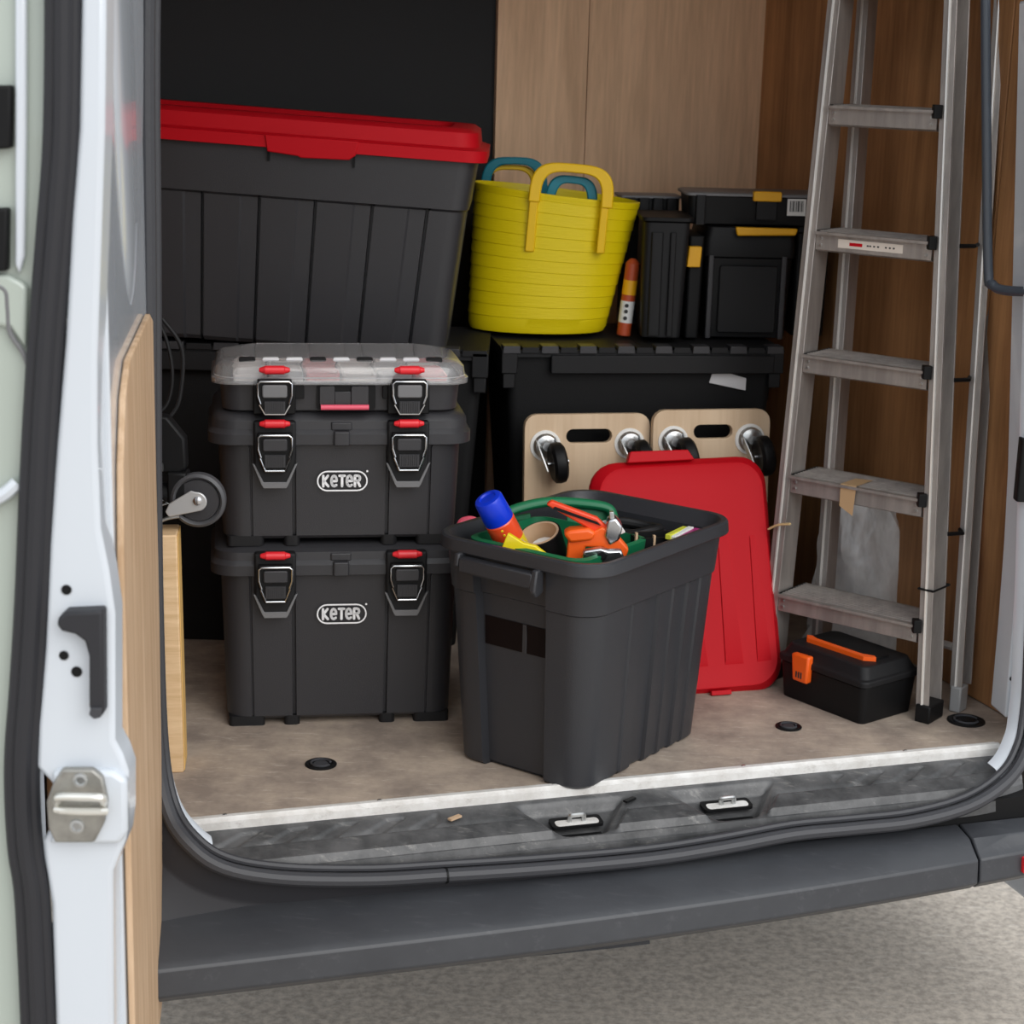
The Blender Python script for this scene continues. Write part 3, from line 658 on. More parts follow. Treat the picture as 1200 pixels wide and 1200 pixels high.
# ---------------------------------------------------------------- yellow tub with a teal tub nested in it
tc0 = at(626, 400, 3.90); tc0.z = .617
t = thing('flexible_tub', 'yellow flexible tub with loop handles standing on the toothed-lid crates', 'tub', tc0)
S_ = 3.85/F
def tub_ring(r_, h_, k):     # k = 0 bottom .. 1 rim; leans to the right and tips
    return [Vector((r_*math.cos(a)+.033*k+.004, r_*.60*math.sin(a), h_-.10*k*r_*math.cos(a))) for a in [i*2*PI/64 for i in range(64)]]
b = B(); rings = [tub_ring(.120, 0, 0), tub_ring(.139, .002, 0), tub_ring(.144, .012, .03)]
n_ = 11
for i in range(n_):
    k = (i+1)/n_; h_ = .012+.262*k; r_ = .144+.025*k
    rings += [tub_ring(r_-.0007, h_-.004, k), tub_ring(r_+.0010, h_-.0025, k), tub_ring(r_+.0010, h_, k)]
rings += [tub_ring(.171, .276, 1), tub_ring(.1725, .284, 1), tub_ring(.168, .285, 1), tub_ring(.164, .278, 1), tub_ring(.140, .012, .03)]
b.loft(rings); obj('tub_wall', b, YEL, t)
def loop_handle(x0, x1, z0, zt, y, th, mat_, nm='handle', dep=.012):
    n = 20; cx_ = (x0+x1)/2; o_ = []; i_ = []
    for a in range(n+1):
        an = PI-a*PI/n; e = .55
        c_, s_ = math.cos(an), math.sin(an); c_ = math.copysign(abs(c_)**e, c_); s_ = abs(s_)**e
        o_.append((cx_+(x1-x0)/2*c_, z0+(zt-z0)*s_)); i_.append((cx_+((x1-x0)/2-th)*c_, z0+(zt-z0-th*.75)*s_))
    b = B(); poly = o_+i_[::-1]; m_ = len(o_)
    pts = [Vector((p[0], yy, p[1])) for yy in (y-dep/2, y+dep/2) for p in o_+i_]
    fs = []
    for k in range(n):
        fs += [(k, k+1, m_+k+1, m_+k), (2*m_+k+1, 2*m_+k, 3*m_+k, 3*m_+k+1), (k, 2*m_+k, 2*m_+k+1, k+1), (m_+k+1, 3*m_+k+1, 3*m_+k, m_+k)]
    fs += [(0, m_, 3*m_, 2*m_), (n, 2*m_+n, 3*m_+n, m_+n)]
    b.faces(pts, fs); return obj(nm, b, mat_, t, .003, 2)
# front handle with its two root ribs
hf = loop_handle(-.038, .132, .270, .352, -.104, .024, YELH)
hf.rotation_euler = (0, .06, 0)
hb = loop_handle(-.118, .0, .262, .330, .098, .014, YELH)
for x, wd in ((-.010, .021), (.133, .019)):
    b = B(); b.loft([[Vector((x-.006+k*.006-wd*.5*(1-.2*k), -.098-.010*k, .17+.122*k)), Vector((x-.006+k*.006+wd*.5, -.098-.010*k, .17+.122*k)), Vector((x-.004+k*.006, -.06, .17+.122*k))] for k in (0, .5, 1)]); obj('handle_root', b, YELH, t, .003)
t2 = thing('flexible_tub', 'teal flexible tub nested inside the yellow tub, only its handles showing', 'tub', tc0+Vector((.02, 0, .035)))
b = B(); b.loft([[p for p in tub_ring(.118, .0, .1)], tub_ring(.146, .232, .9), tub_ring(.142, .232, .9), tub_ring(.114, .01, .1)]); obj('tub_wall', b, TEAL, t2)
ty, t = t, t2
h1 = loop_handle(-.142, .000, .215, .312, .085, .020, TEAL, 'handle', .016)
h2 = loop_handle(-.028, .080, .205, .290, -.070, .020, TEAL, 'handle', .016)
h2.rotation_euler = (0, .08, 0)

# ---------------------------------------------------------------- black cases on the right crate
def frame_thing(name, label, cat, x, y, Y, yaw, group=None):
    p = at(x, y, Y); return thing(name, label, cat, (p.x, p.y, p.z), (0, 0, yaw), group)
ZC = .614
mpx = 3.85/F
# deep toolbox with amber handle
p = at(822, 402, 3.86); t = thing('toolbox', 'deep black toolbox with a flat amber handle, under the long flat case', 'toolbox', (p.x, p.y, ZC), (0, 0, .06), 'black cases on the right crate')
b = B(); b.loft([rr(.082, .10, .012, 0, cx=.092, cy=.11), rr(.090, .105, .014, .165, cx=.092, cy=.11)]); bd = obj('body', b, BLK, t, .002)
b = B(); b.prism(rect2(.030, .150, .012, .150, .006), -.004, .006); obj('front_panel', b, CH2, t, .002)
for x in (.012, .163):
    b = B(); b.loft([rr(.006, .008, .003, z, cx=x, cy=.006) for z in (.0, .17)]); obj('corner_post', b, CH, t)
b = B(); b.loft([rr(.094, .108, .014, .166, cx=.092, cy=.11), rr(.094, .108, .014, .20, cx=.092, cy=.11), rr(.088, .10, .014, .228, cx=.092, cy=.11)]); ld = obj('lid', b, BLK, t, .002)
b = B(); b.prism([(.060, .212), (.180, .215), (.184, .229), (.056, .230)], -.016, -.004); obj('lid_handle', b, AMB, t, .003)
# long flat case on top
p = at(735, 268, 3.84); t = thing('flat_case', 'long flat black case with grey rim and one amber latch, topmost by the bulkhead', 'case', (at(800, 270, 3.86).x, 3.87, ZC+.231), (0, 0, .06), 'black cases on the right crate')
b = B(); b.loft([rr(.140, .06, .014, 0, cx=.155, cy=.07), rr(.144, .064, .014, .058, cx=.155, cy=.07)]); obj('body', b, BLK, t, .002)
b = B(); b.loft([rr(.150, .069, .014, .058, cx=.155, cy=.07), rr(.150, .069, .014, .063, cx=.155, cy=.07), rr(.146, .065, .014, .065, cx=.155, cy=.07)]); obj('rim', b, GREYR, t, .001)
b = B(); b.loft([rr(.010, .008, .003, z, cx=.036, cy=.006) for z in (0, .06)]); obj('corner_post', b, CH2, t)
b = B(); b.prism(rect2(.142, .200, .050, .070, .003), -.010, .006); obj('latch', b, AMB, t, .002)
b = B(); b.prism(rect2(.150, .192, .012, .058, .003), -.004, .006); obj('latch_plate', b, CH2, t, .001)
b = B(); b.prism([(.214, .022), (.252, .022), (.252, .056), (.214, .056)], .003, .0052, Matrix.Translation((0, -.004, 0))); lb = obj('barcode_label', b, PPR, t, label='white label with a barcode')
b = B()
xx = .219
for k, wd in enumerate((.0022, .001, .003, .001, .002, .0035, .001, .0024, .001)):
    b.box(xx, xx+wd, -.0012, -.0008, .030, .052); xx += wd+.0014
obj('barcode_bars', b, INK, lb)
# tall dark tool chest at the right, partly behind the ladder
p = at(925, 402, 3.90); t = thing('tool_chest', 'tall plain black chest beside the ladder, right of the deep toolbox', 'chest', (p.x, p.y+.01, ZC), (0, 0, .06), 'black cases on the right crate')
b = B(); b.loft([rr(.034, .10, .010, 0, cx=.040, cy=.11), rr(.036, .102, .010, .215, cx=.040, cy=.11)]); obj('body', b, BLK, t, .002)
b = B(); b.loft([rr(.038, .104, .010, .216, cx=.040, cy=.11), rr(.036, .102, .010, .230, cx=.040, cy=.11)]); obj('lid', b, CH2, t, .002)
# upright drill case
p = at(748, 400, 3.79); t = thing('upright_case', 'black case standing on end between the yellow tub and the deep toolbox', 'case', (p.x, p.y, ZC), (0, 0, .02), 'black cases on the right crate')
b = B(); b.loft([rr(.040, .08, .012, .006, cx=.046, cy=.09), rr(.044, .082, .014, .12, cx=.047, cy=.09), rr(.046, .084, .014, .240, cx=.050, cy=.09)]); obj('shell', b, CH2, t, .002)
b = B(); b.loft([rr(.012, .006, .004, z, cx=.030, cy=.006) for z in (.012, .22)]); b.loft([rr(.006, .006, .003, z, cx=.062, cy=.006) for z in (.012, .22)]); obj('spine_rib', b, CH2, t)
b = B(); b.loft([rr(.053, .088, .014, .242, cx=.050, cy=.09), rr(.053, .088, .014, .250, cx=.050, cy=.09)]); obj('end_flange', b, BLK, t, .001)
p = at(800, 402, 3.84); t = thing('narrow_case', 'narrow black case with an amber latch, left of the deep toolbox', 'case', (p.x+.003, p.y-.004, ZC), (0, 0, .10), 'black cases on the right crate')
b = B(); b.loft([rr(.014, .10, .006, .0, cx=.016, cy=.11), rr(.016, .102, .006, .21, cx=.018, cy=.11)]); obj('body', b, BLK, t, .002)
b = B(); b.prism([(-.004, .148), (.024, .148), (.026, .190), (.0, .190)], -.006, .010); obj('latch', b, AMB, t, .002)
# slatted black organiser tops behind the upright case (grey edged)
p = at(738, 262, 3.95); t = thing('shallow_tray', 'shallow black tray with ribbed front and grey edge, behind the tub rim', 'tray', (p.x-.012, 3.99, ZC+.236), (0, 0, .12), 'black cases on the right crate')
b = B(); b.loft([rr(.062, .04, .008, -.0, cx=.06, cy=.05), rr(.062, .04, .008, .034, cx=.06, cy=.05)]); obj('body', b, BLK, t)
for i in range(4):
    b = B(); b.loft([rr(.011, .006, .003, z, cx=.014+i*.030, cy=.006) for z in (.0, .036)]); obj('front_rib', b, CH2, t)
b = B(); b.loft([rr(.066, .044, .008, .035, cx=.06, cy=.05), rr(.066, .044, .008, .040, cx=.06, cy=.05)]); obj('rim', b, GREYR, t)
# support for the tray: a plain black box behind
t = thing('black_box', 'plain black box hidden behind the upright case, under the shallow tray', 'box', (p.x-.008, 4.01, ZC), (0, 0, .12))
b = B(); b.loft([rr(.055, .03, .008, 0, cx=.06, cy=.05), rr(.055, .03, .008, .234, cx=.06, cy=.08)]); obj('body', b, BLK, t)
# red and yellow tube of sealant
p = at(731, 396, 3.84); t = thing('sealant_tube', 'red, yellow and white labelled tube squeezed between the tub and upright case', 'tube', (p.x, p.y+.02, ZC), (0, .09, 0))
b = B(); b.lathe((0, 0, 0), (0, 0, 1), [(.012, 0), (.0145, .002), (.0145, .150), (.010, .156), (.005, .160)], 20); obj('tube_body', b, mat('rust_red_wrap', (.45, .07, .02), .4), t)
b = B(); b.lathe((0, 0, .028), (0, 0, 1), [(.0147, 0), (.0147, .045)], 20); obj('white_band', b, PPR, t)
b = B(); b.lathe((0, 0, .086), (0, 0, 1), [(.0147, 0), (.0147, .030)], 20); obj('yellow_band', b, AMB, t)
b = B()
for zz in (.038, .052, .064): b.lathe((-.002, -.0147, zz), (0, -1, 0), [(.0042, 0), (.0042, .0006)], 10)
obj('printed_dots', b, INK, t)

# ---------------------------------------------------------------- wooden dollies leaning on the right crate
def dolly(label, x0, x1, ytop, Y, wheels, rotw):
    p0 = at(x0, ytop, Y); p1 = at(x1, ytop-2, Y+.05); z_t = p0.z; wd = (p1-p0).length; yaw = math.atan2(p1.y-p0.y, p1.x-p0.x)
    lean = .085; Lb = z_t/math.cos(lean)
    foot = Vector((p0.x, p0.y-math.tan(lean)*z_t, 0))
    t = thing('furniture_dolly', label, 'dolly', foot, (-lean, 0, yaw), 'wooden furniture dollies leaning on the crate')
    bw = Lb; sl_ = rect2(.084, wd-.078, bw-.058, bw-.030, .0139, 4); out = rect2(0, wd, 0, bw, .025, 4)
    b = B(); b.frame(out, sl_, 0, .018); obj('board', b, BIR, t, .0015)
    for k, (cx, cz) in enumerate(((.042, bw-.062), (wd-.042, bw-.060), (.042, .075), (wd-.042, .075))):
        c = bpy.data.objects.new('caster', None); COL.objects.link(c); c.parent = t; c.location = (cx, 0, cz)
        b = B(); b.lathe((0, 0, 0), (0, -1, 0), [(.031, 0), (.031, .002), (.027, .003)], 28); obj('washer', b, mat('white_washer', (.80, .78, .74), .5) if k == 0 else bpy.data.materials['white_washer'], c)
        b = B(); b.lathe((0, -.003, 0), (0, -1, 0), [(.025, 0), (.025, .004), (.021, .009), (.014, .011), (.009, .016)], 28); obj('swivel_plate', b, ZN, c)
        a = rotw[k]; m_ = Matrix.Rotation(a, 4, 'Y')
        b = B()
        for s_ in (-1, 1):     # fork cheeks, trailing down
            b.prism([(-.014, -.004), (.014, -.004), (.009, -.045), (-.004, -.052), (-.012, -.044)], 0, .0025, m_@Matrix.Translation((s_*.0165, -.012, 0))@Matrix.Rotation(PI/2, 4, 'Z'))
        b = B(); 
        for s_ in (-1, 1):
            pts = [(-.010, .012), (-.012, -.012), (-.036, -.050), (-.048, -.044), (-.044, -.022), (-.012, .016)]
            b.faces([m_@Vector((s_*.0180+dx-.2*min(0, z_), y_, z_)) for dx in (0, .0022*s_) for y_, z_ in pts], [tuple(range(6)), tuple(range(11, 5, -1))]+[(i, i+6, (i+1) % 6+6, (i+1) % 6) for i in range(6)])
        obj('fork', b, ZN, c)
        b = B(); ax = m_@Vector((1, 0, 0)); ce = m_@Vector((.012, -.046, -.030))
        b.lathe(ce-ax*.014, ax, [(.012, 0), (.033, 0), (.0395, .005), (.0410, .014), (.0395, .023), (.033, .028), (.012, .028)], 32); obj('wheel', b, BLK, c)
        b = B(); b.cyl(ce-ax*.021, ce+ax*.021, .0055, seg=12); obj('axle', b, CHR, c)
    return t
dolly('wooden dolly left of the other dolly, its left caster in full view', 620, 767, 486, 3.63, 4, (-.14, -.2, -.3, -.3))
dolly('wooden dolly nearest the ladder, casters at both top corners', 771, 908, 481, 3.655, 4, (-.20, -.12, -.3, -.3))

# ---------------------------------------------------------------- red tote lid leaning on the dollies
BR = Vector((.538, 3.425, .004)); TR = at(898, 532, 3.570); TLp = at(672, 505, 3.500)
zx = (TR-BR).normalized(); 
xx = (TR-TLp); xx = (xx - zx*xx.dot(zx)).normalized(); yy = zx.cross(xx)
LL = (TR-BR).length; WW = .355
o0 = BR-xx*WW
Mx = Matrix((( xx.x, yy.x, zx.x, o0.x), (xx.y, yy.y, zx.y, o0.y), (xx.z, yy.z, zx.z, o0.z), (0, 0, 0, 1)))
t = bpy.data.objects.new('tote_lid', None); COL.objects.link(t); t.matrix_world = Mx
tag(t, 'red plastic lid standing on edge behind the open tote, leaning on the dollies', 'lid')
def lr(hx, hz, r, y, dz=0): return [Vector((p.x+WW/2, y, p.y+LL/2+dz)) for p in rr(hx, hz, r, 0)]
b = B()     # domed side faces -y, skirt turned back
b.loft([lr(WW/2-.004, LL/2-.004, .052, .028), lr(WW/2, LL/2, .055, .028), lr(WW/2, LL/2, .055, .018), lr(WW/2-.002, LL/2-.002, .054, .014), lr(WW/2-.014, LL/2-.013, .050, -.001), lr(WW/2-.019, LL/2-.018, .049, .001), lr(WW/2-.055, LL/2-.052, .035, .002)], False, True)
b.loft([lr(WW/2-.004, LL/2-.004, .052, .028), lr(WW/2-.008, LL/2-.008, .05, .010), lr(WW/2-.055, LL/2-.052, .035, .006)], False, True)
ld = obj('lid_shell', b, RED, t)
b = B(); b.loft([[Vector((x, y, z)) for x, z in ((.072, LL-.004), (.207, LL-.004), (.195, LL+.016), (.080, LL+.018))] for y in (-.006, .014)]); obj('clip_tab', b, RED, t, .002)
b = B(); b.loft([[Vector((x, y, z)) for x, z in ((.20, -.001), (.24, -.001), (.24, .008), (.20, .008))] for y in (-.010, .004)]); obj('clip_tab', b, RED, t, .001)
for x0, x1 in ((.08, .11), (.17, .19), (.235, .262), (.30, .318)):
    b = B(); b.prism([(x0, .05), (x1+.012, .05), (x1, LL-.15), (x0+.006, LL-.15)], -.0008, .004, sh=.10); obj('stiffening_rib', b, RED, t)

# ---------------------------------------------------------------- open tote with tools
TA, TB, THh = .222, .167, .401
t = thing('storage_tote', 'open charcoal storage tote full of tools, standing on the floor by the sill', 'tote', (.130, 3.112, 0), (0, 0, .938))
prof = {'front': [(-1, 0)]+sum([[(a_, 0), (a_+.02, d_), (b_-.02, d_), (b_, 0)] for a_, b_, d_ in ((-.60, -.50, .003), (-.30, .02, .006), (.12, .30, .003), (.36, .60, .005), (.70, .86, .003))], [])+[(1, 0)],
        'left': fl([(-.78, .62, .016)], .03), 'back': fl([(-.6, -.2, .006), (.2, .6, .006)]), 'right': fl([(-.62, .78, .016)], .03)}
b = B(); kf = {'front': 0, 'back': 0, 'left': 1, 'right': 1}; k0 = {'*': 0}
b.loft([rr(TA-.050, TB-.050, .03, .004, prof, k0), rr(TA-.040, TB-.040, .038, .0, prof), rr(TA-.034, TB-.034, .042, .006, prof), rr(TA-.016, TB-.016, .048, .306, prof), rr(TA-.0125, TB-.0125, .05, .309, prof, kf), rr(TA-.007, TB-.007, .052, .376, prof, kf),
        rr(TA-.006, TB-.006, .053, .378, prof, k0), rr(TA+.004, TB+.004, .06, .3775, prof, k0), rr(TA+.006, TB+.006, .062, .380, prof, k0), rr(TA+.004, TB+.004, .06, .398, prof, k0), rr(TA+.001, TB+.001, .058, .401, prof, k0), rr(TA-.007, TB-.007, .052, .4005, prof, k0),
        rr(TA-.010, TB-.010, .05, .396, prof, k0), rr(TA-.028, TB-.012, .045, .378, prof, k0), rr(TA-.036, TB-.022, .045, .30, prof, k0), rr(TA-.058, TB-.050, .035, .012, prof, k0)])
body = obj('bin', b, TOT, t)
b = B(); b.loft([[Vector((x, y, z)) for x, z in ((-TA-.018, .374), (-TA-.020, .350), (-TA-.012, .347), (-TA+.002, .352), (-TA+.002, .374))] for y in (-.058, .092)]); obj('grip_handle', b, TOT, t, .003)
b = B(); b.loft([[Vector((x, y, z)) for x, z in ((-TA-.016, .380), (-TA-.022, .345), (-TA-.014, .334), (-TA+.004, .340), (-TA+.004, .380))] for y in (-.066, -.054)]); obj('handle_end', b, TOT, t, .003)
b = B(); b.loft([[Vector((x, y, z)) for x, z in ((-TA-.016, .380), (-TA-.020, .358), (-TA+.004, .355), (-TA+.004, .380))] for y in (.092, .102)]); obj('handle_end', b, TOT, t, .003)
def xw(z): return -(TA-.034+(.018)*(z/.306))+.0155
b = B(); zs = (.218, .268)
b.loft([[Vector((xw(z)-.0012, y, z)) for z in (zs[0], zs[1])]+[Vector((xw(z)+.002, y, z)) for z in (zs[1], zs[0])] for y in (-.068, .072)]); lw = obj('label_window', b, mat('glossy_dark_label', (.006, .003, .003), .35, spec=.15), t)
b = B(); b.loft([[Vector((xw(z)-.0022, y+(.002 if z == zs[0] else 0), z)) for z in (zs[0], zs[1])]+[Vector((xw(z), y, z)) for z in (zs[1], zs[0])] for y in (-.014, -.007)]); obj('label_divider', b, CH, lw)
TM = Matrix.Translation((.130, 3.112, 0)) @ Matrix.Rotation(.938, 4, 'Z')
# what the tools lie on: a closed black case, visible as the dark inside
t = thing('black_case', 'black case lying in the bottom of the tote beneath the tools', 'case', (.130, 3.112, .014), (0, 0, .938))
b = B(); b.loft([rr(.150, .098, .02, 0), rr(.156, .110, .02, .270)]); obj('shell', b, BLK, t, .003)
# green tool tray with raised rim
t = thing('tool_tray', 'green plastic tool tray with arched handle in the left half of the tote', 'tray', TM@Vector((-.074, .008, .298)), (.0, .0, .938))
b = B(); b.loft([rr(.100, .112, .03, 0), rr(.106, .120, .03, .092), rr(.097, .111, .026, .094), rr(.090, .104, .024, .012)]); obj('tray_shell', b, GRN, t)
bpy.context.view_layer.update(); TI = t.matrix_world.inverted()
b = B(); b.tube(smooth_path([TI@at(*q) for q in ((583, 618, 3.13), (592, 603, 3.14), (612, 594, 3.155), (645, 588, 3.18), (685, 590, 3.21), (712, 595, 3.225), (719, 606, 3.22), (720, 620, 3.21))], 5), .0095, 12, flat=.9); obj('arched_handle', b, GRN, t)
f = [TI@at(*q) for q in ((664, 594, 3.21), (712, 598, 3.235), (716, 628, 3.23), (664, 626, 3.205))]; b = B(); b.loft([f, [p+Vector((.006, .006, 0)) for p in f]]); obj('end_wall', b, GRN, t, .002)
f = [TI@at(*q) for q in ((600, 606, 3.17), (622, 602, 3.18), (622, 640, 3.18), (600, 640, 3.16))]; b = B(); b.loft([f, [p+Vector((.006, .006, 0)) for p in f]]); obj('inner_wall', b, GRN, t, .002)
b = B(); b.box(-.01, .0, -.1, .105, .01, .075); obj('divider', b, GRN, t, .002)
# spray can
def axis_thing(name, label, cat, p_top, p_low, Lg):
    a = (p_top-p_low).normalized(); q = a.to_track_quat('Z', 'Y'); base = p_top-a*Lg
    o = bpy.data.objects.new(name, None); COL.objects.link(o); o.location = base; o.rotation_mode = 'QUATERNION'; o.rotation_quaternion = q
    return tag(o, label, cat)
pt, pl = at(571, 583, 3.02), at(612, 660, 3.06)
t = axis_thing('spray_can', 'spray can with a bright blue cap tilting out of the tote at its left corner', 'spray can', pt, pl, .165)
b = B(); b.lathe((0, 0, .118), (0, 0, 1), [(.0255, 0), (.0258, .004), (.0245, .042), (.0225, .0455), (.015, .047), (.013, .044)], 32); obj('cap', b, BLU, t)
b = B(); b.lathe((0, 0, 0), (0, 0, 1), [(.022, 0), (.026, .003), (.026, .078)], 32); obj('lower_label', b, YLB, t)
b = B(); b.lathe((0, 0, .078), (0, 0, 1), [(.0261, 0), (.0261, .037), (.0235, .041)], 32); obj('can_body', b, mat('red_can_print', (.85, .08, .02), .28, coat=.5), t)
b = B()
for a0 in (-2.45, -.55):
    for k in range(4):
        q = Vector((.0262*math.cos(a0), .0262*math.sin(a0), .083+k*.0088)); d_ = Vector((math.cos(a0), math.sin(a0), 0)); b.lathe(q, d_, [(.0024, 0), (.0018, .0008)], 8)
obj('printed_dots', b, YLB, t)
# yellow strip tool
pA, pB_ = at(592, 634, 2.985), at(654, 656, 2.965)
t = thing('plastic_trowel', 'flat yellow plastic blade lying against the rim beside the spray can', 'hand tool', pA)
q = pB_-pA; m_ = q.to_track_quat('X', 'Z').to_matrix().to_4x4()
b = B(); b.loft([[m_@Vector((x, y, z)) for x, y, z in ((-.004, -.006, -.035), (q.length*1.2, -.004, -.035), (q.length*1.25, 0, -.014), (q.length*.55, 0, .009), (.03, 0, .007), (0, 0, .014))],
                 [m_@Vector((x, y+.010, z)) for x, y, z in ((-.004, -.006, -.035), (q.length*1.2, -.004, -.035), (q.length*1.25, 0, -.014), (q.length*.55, 0, .009), (.03, 0, .007), (0, 0, .014))]]); obj('blade', b, YLB, t, .002)
# tape roll
pt, pl = at(632, 625, 3.035), at(648, 672, 3.03)
pl = pt-Vector((.30, .55, .78)).normalized()*.05*Vector((0, 0, 0)).length if False else pl
t = axis_thing('tape_roll', 'roll of black tape on a cardboard core, tilted in the tote', 'tape', pt, pt-Vector((-.28, -.30, .91))*.05, .048)
b = B(); b.lathe((0, 0, 0), (0, 0, 1), [(.032, 0), (.0365, 0), (.0365, .048), (.033, .048), (.033, 0)], 36, False, False); obj('tape_winding', b, BLK, t, ang=40)
b = B(); b.lathe((0, 0, -.001), (0, 0, 1), [(.0295, 0), (.0335, 0), (.0335, .050), (.0295, .050), (.0295, 0)], 36, False, False); obj('cardboard_core', b, CRD, t, ang=40)
b = B(); b.lathe((0, 0, .018), (0, 0, 1), [(.028, 0), (.020, .008), (.002, .004)], 12); obj('paper_wad', b, PPR, t)
# red grip at the back left
pA = at(536, 612, 3.16); t = thing('pliers', 'pinkish red tool grip poking up behind the spray can', 'hand tool', pA)
b = B(); b.tube(smooth_path([(.004, 0, -.030), (.006, 0, -.004), (.014, 0, .003), (.026, 0, .004), (.040, .004, -.004)], 4), .0075, 10); obj('grip', b, PINK, t)
# orange tacker
def pp(lst, Y): return [at(x, y, Y) for x, y in lst]
ctr = at(690, 640, 2.99)
t = thing('staple_gun', 'orange hand tacker with a red lever and chrome head, lying on top of the tools', 'staple gun', ctr)
def slab(lst, Y0, Y1, mat_, name, parent, bevel=.002):
    f = [p-ctr for p in pp(lst, Y0)]; s_ = Vector((0, Y1-Y0, 0)); n = len(f); b = B()
    b.faces(f+[p+s_ for p in f], [tuple(range(n)), tuple(range(2*n-1, n-1, -1))]+[(i, i+n, (i+1) % n+n, (i+1) % n) for i in range(n)]); return obj(name, b, mat_, parent, bevel, 2)
slab([(666, 634), (690, 626), (705, 618), (718, 622), (737, 644), (733, 656), (716, 652), (706, 642), (686, 641), (682, 660), (663, 662)], 2.985, 3.008, ORG, 'gun_body', t, .003)
slab([(640, 592), (646, 587), (700, 607), (716, 622), (712, 630), (697, 624)], 2.99, 3.005, mat('red_orange_lever', (.82, .06, .015), .35), 'lever', t, .003)
slab([(650, 594), (700, 612), (704, 616), (648, 597)], 2.987, 2.991, BLK, 'lever_slot', t, 0)
slab([(660, 626), (668, 622), (690, 620), (699, 625), (694, 634), (668, 637)], 2.978, 3.012, ORG, 'grip_bar', t, .005)
slab([(712, 610), (722, 607), (730, 618), (726, 634), (714, 640), (708, 628)], 2.980, 3.012, CHR, 'chrome_head', t, .004)
slab([(714, 600), (719, 600), (721, 614), (716, 618)], 2.985, 2.995, ZN, 'adjusting_stem', t, .001)
slab([(704, 612), (722, 608), (733, 624), (724, 628)], 3.012, 3.02, PPR, 'white_cheek', t, .001)
ctr = at(705, 652, 2.955)
t = thing('chrome_clamp', 'small chrome clamp against the rim below the orange tacker', 'clamp', ctr)
slab([(684, 646), (704, 643), (714, 646), (728, 645), (732, 655), (716, 660), (690, 662), (682, 656)], 2.950, 2.968, CHR, 'clamp_jaw', t, .003)
slab([(700, 650), (706, 646), (712, 650), (710, 656), (702, 656)], 2.946, 2.95, BLK, 'pivot_hole', t, .001)
slab([(682, 655), (732, 655), (725, 700), (690, 700)], 2.962, 2.975, ZN, 'clamp_leg', t, .002)
# black hose
hc = TM@Vector((.112, -.008, .332)); t = thing('coiled_hose', 'coiled black hose in the right half of the tote', 'hose', hc)
for k, (r_, dz) in enumerate(((.060, .0), (.052, .014), (.058, .028), (.046, .042))):
    b = B(); b.tube([(r_*math.cos(a*2*PI/40)+.004*k, r_*.82*math.sin(a*2*PI/40), dz+.004*math.sin(a*PI/10+k)) for a in range(40)], .0085, 10, closed=True); obj('hose_loop', b, [CH, CH2][k % 2], t)
# packs at the right
pk = TM@Vector((.135, -.085, .352))
for k, (x0, y0, x1, y1, m_) in enumerate(((784, 627, 803, 618, mat('lime_stick', (.60, .62, .05), .4)), (790, 629, 810, 618, PPR), (797, 631, 817, 620, mat('magenta_stick', (.35, .02, .16), .4)))):
    A_, Z_ = at(x0, y0, 3.06), at(x1, y1, 3.12)
    t = thing('marker_stick', ('lime green', 'white', 'magenta')[k]+' stick lying near the right rim inside the tote', 'stick', A_, group='coloured sticks in the tote')
    q = (Z_-A_); m2 = q.to_track_quat('X', 'Z').to_matrix().to_4x4(); b = B(); b.box(-.005, q.length, -.005, .005, -.007, .002, m2); obj('stick', b, m_, t, .001)
A_ = at(771, 636, 3.04); t = thing('small_box', 'small open brown and black box inside the tote at the right rim', 'box', A_+Vector((-.035, .02, -.035)), (0, 0, .3))
b = B(); b.loft([rr(.042, .022, .004, 0, cx=.042, cy=.02), rr(.042, .022, .004, .036, cx=.042, cy=.02), rr(.038, .018, .003, .036, cx=.042, cy=.02), rr(.038, .018, .003, .012, cx=.042, cy=.02)]); obj('box_shell', b, BLK, t)
b = B(); b.box(-.002, .002, -.002, .004, 0, .046); b.box(.03, .034, -.003, .003, 0, .040); obj('corner_strip', b, CRD, t)

# ---------------------------------------------------------------- small toolbox with orange latch
N_ = onz(1010, 852, 0); yw = math.atan2(.088, .120)+.0
t = thing('toolbox', 'small black toolbox with orange latch and handle under the ladder', 'toolbox', N_, (0, 0, yw+.12))
W2, D2 = .20, .20
ldv = (onz(916, 812, 0)-N_); D2 = ldv.length; ang_l = math.atan2(ldv.y, ldv.x); rv = onz(1076, 834, 0)-N_; W2 = rv.length
t.rotation_euler = (0, 0, ang_l-PI/2+.06)
W2 = .15
b = B(); b.loft([rr(W2/2-.006, D2/2-.006, .012, 0, cx=W2/2, cy=D2/2), rr(W2/2, D2/2, .014, .072, cx=W2/2, cy=D2/2)]); obj('body', b, BLK, t, .002)
b = B(); b.loft([rr(W2/2+.004, D2/2+.004, .014, .073, cx=W2/2, cy=D2/2), rr(W2/2+.004, D2/2+.004, .014, .084, cx=W2/2, cy=D2/2), rr(W2/2-.002, D2/2-.002, .014, .087, cx=W2/2, cy=D2/2), rr(W2/2-.010, D2/2-.012, .016, .108, cx=W2/2, cy=D2/2)]); ld = obj('lid', b, CH2, t, .002)
yl = D2*.70
b = B(); b.loft([[Vector((x, y, z)) for y, z in ((yl-.020, .046), (yl+.016, .046), (yl+.022, .098), (yl-.022, .100))] for x in (-.014, .002)]); lt_ = obj('latch', b, ORG, t, .004)
b = B()
for k in range(3): b.box(-.0148, -.0138, yl-.008+k*.006, yl-.005+k*.006, .054, .066)
obj('latch_ribs', b, INK, lt_)
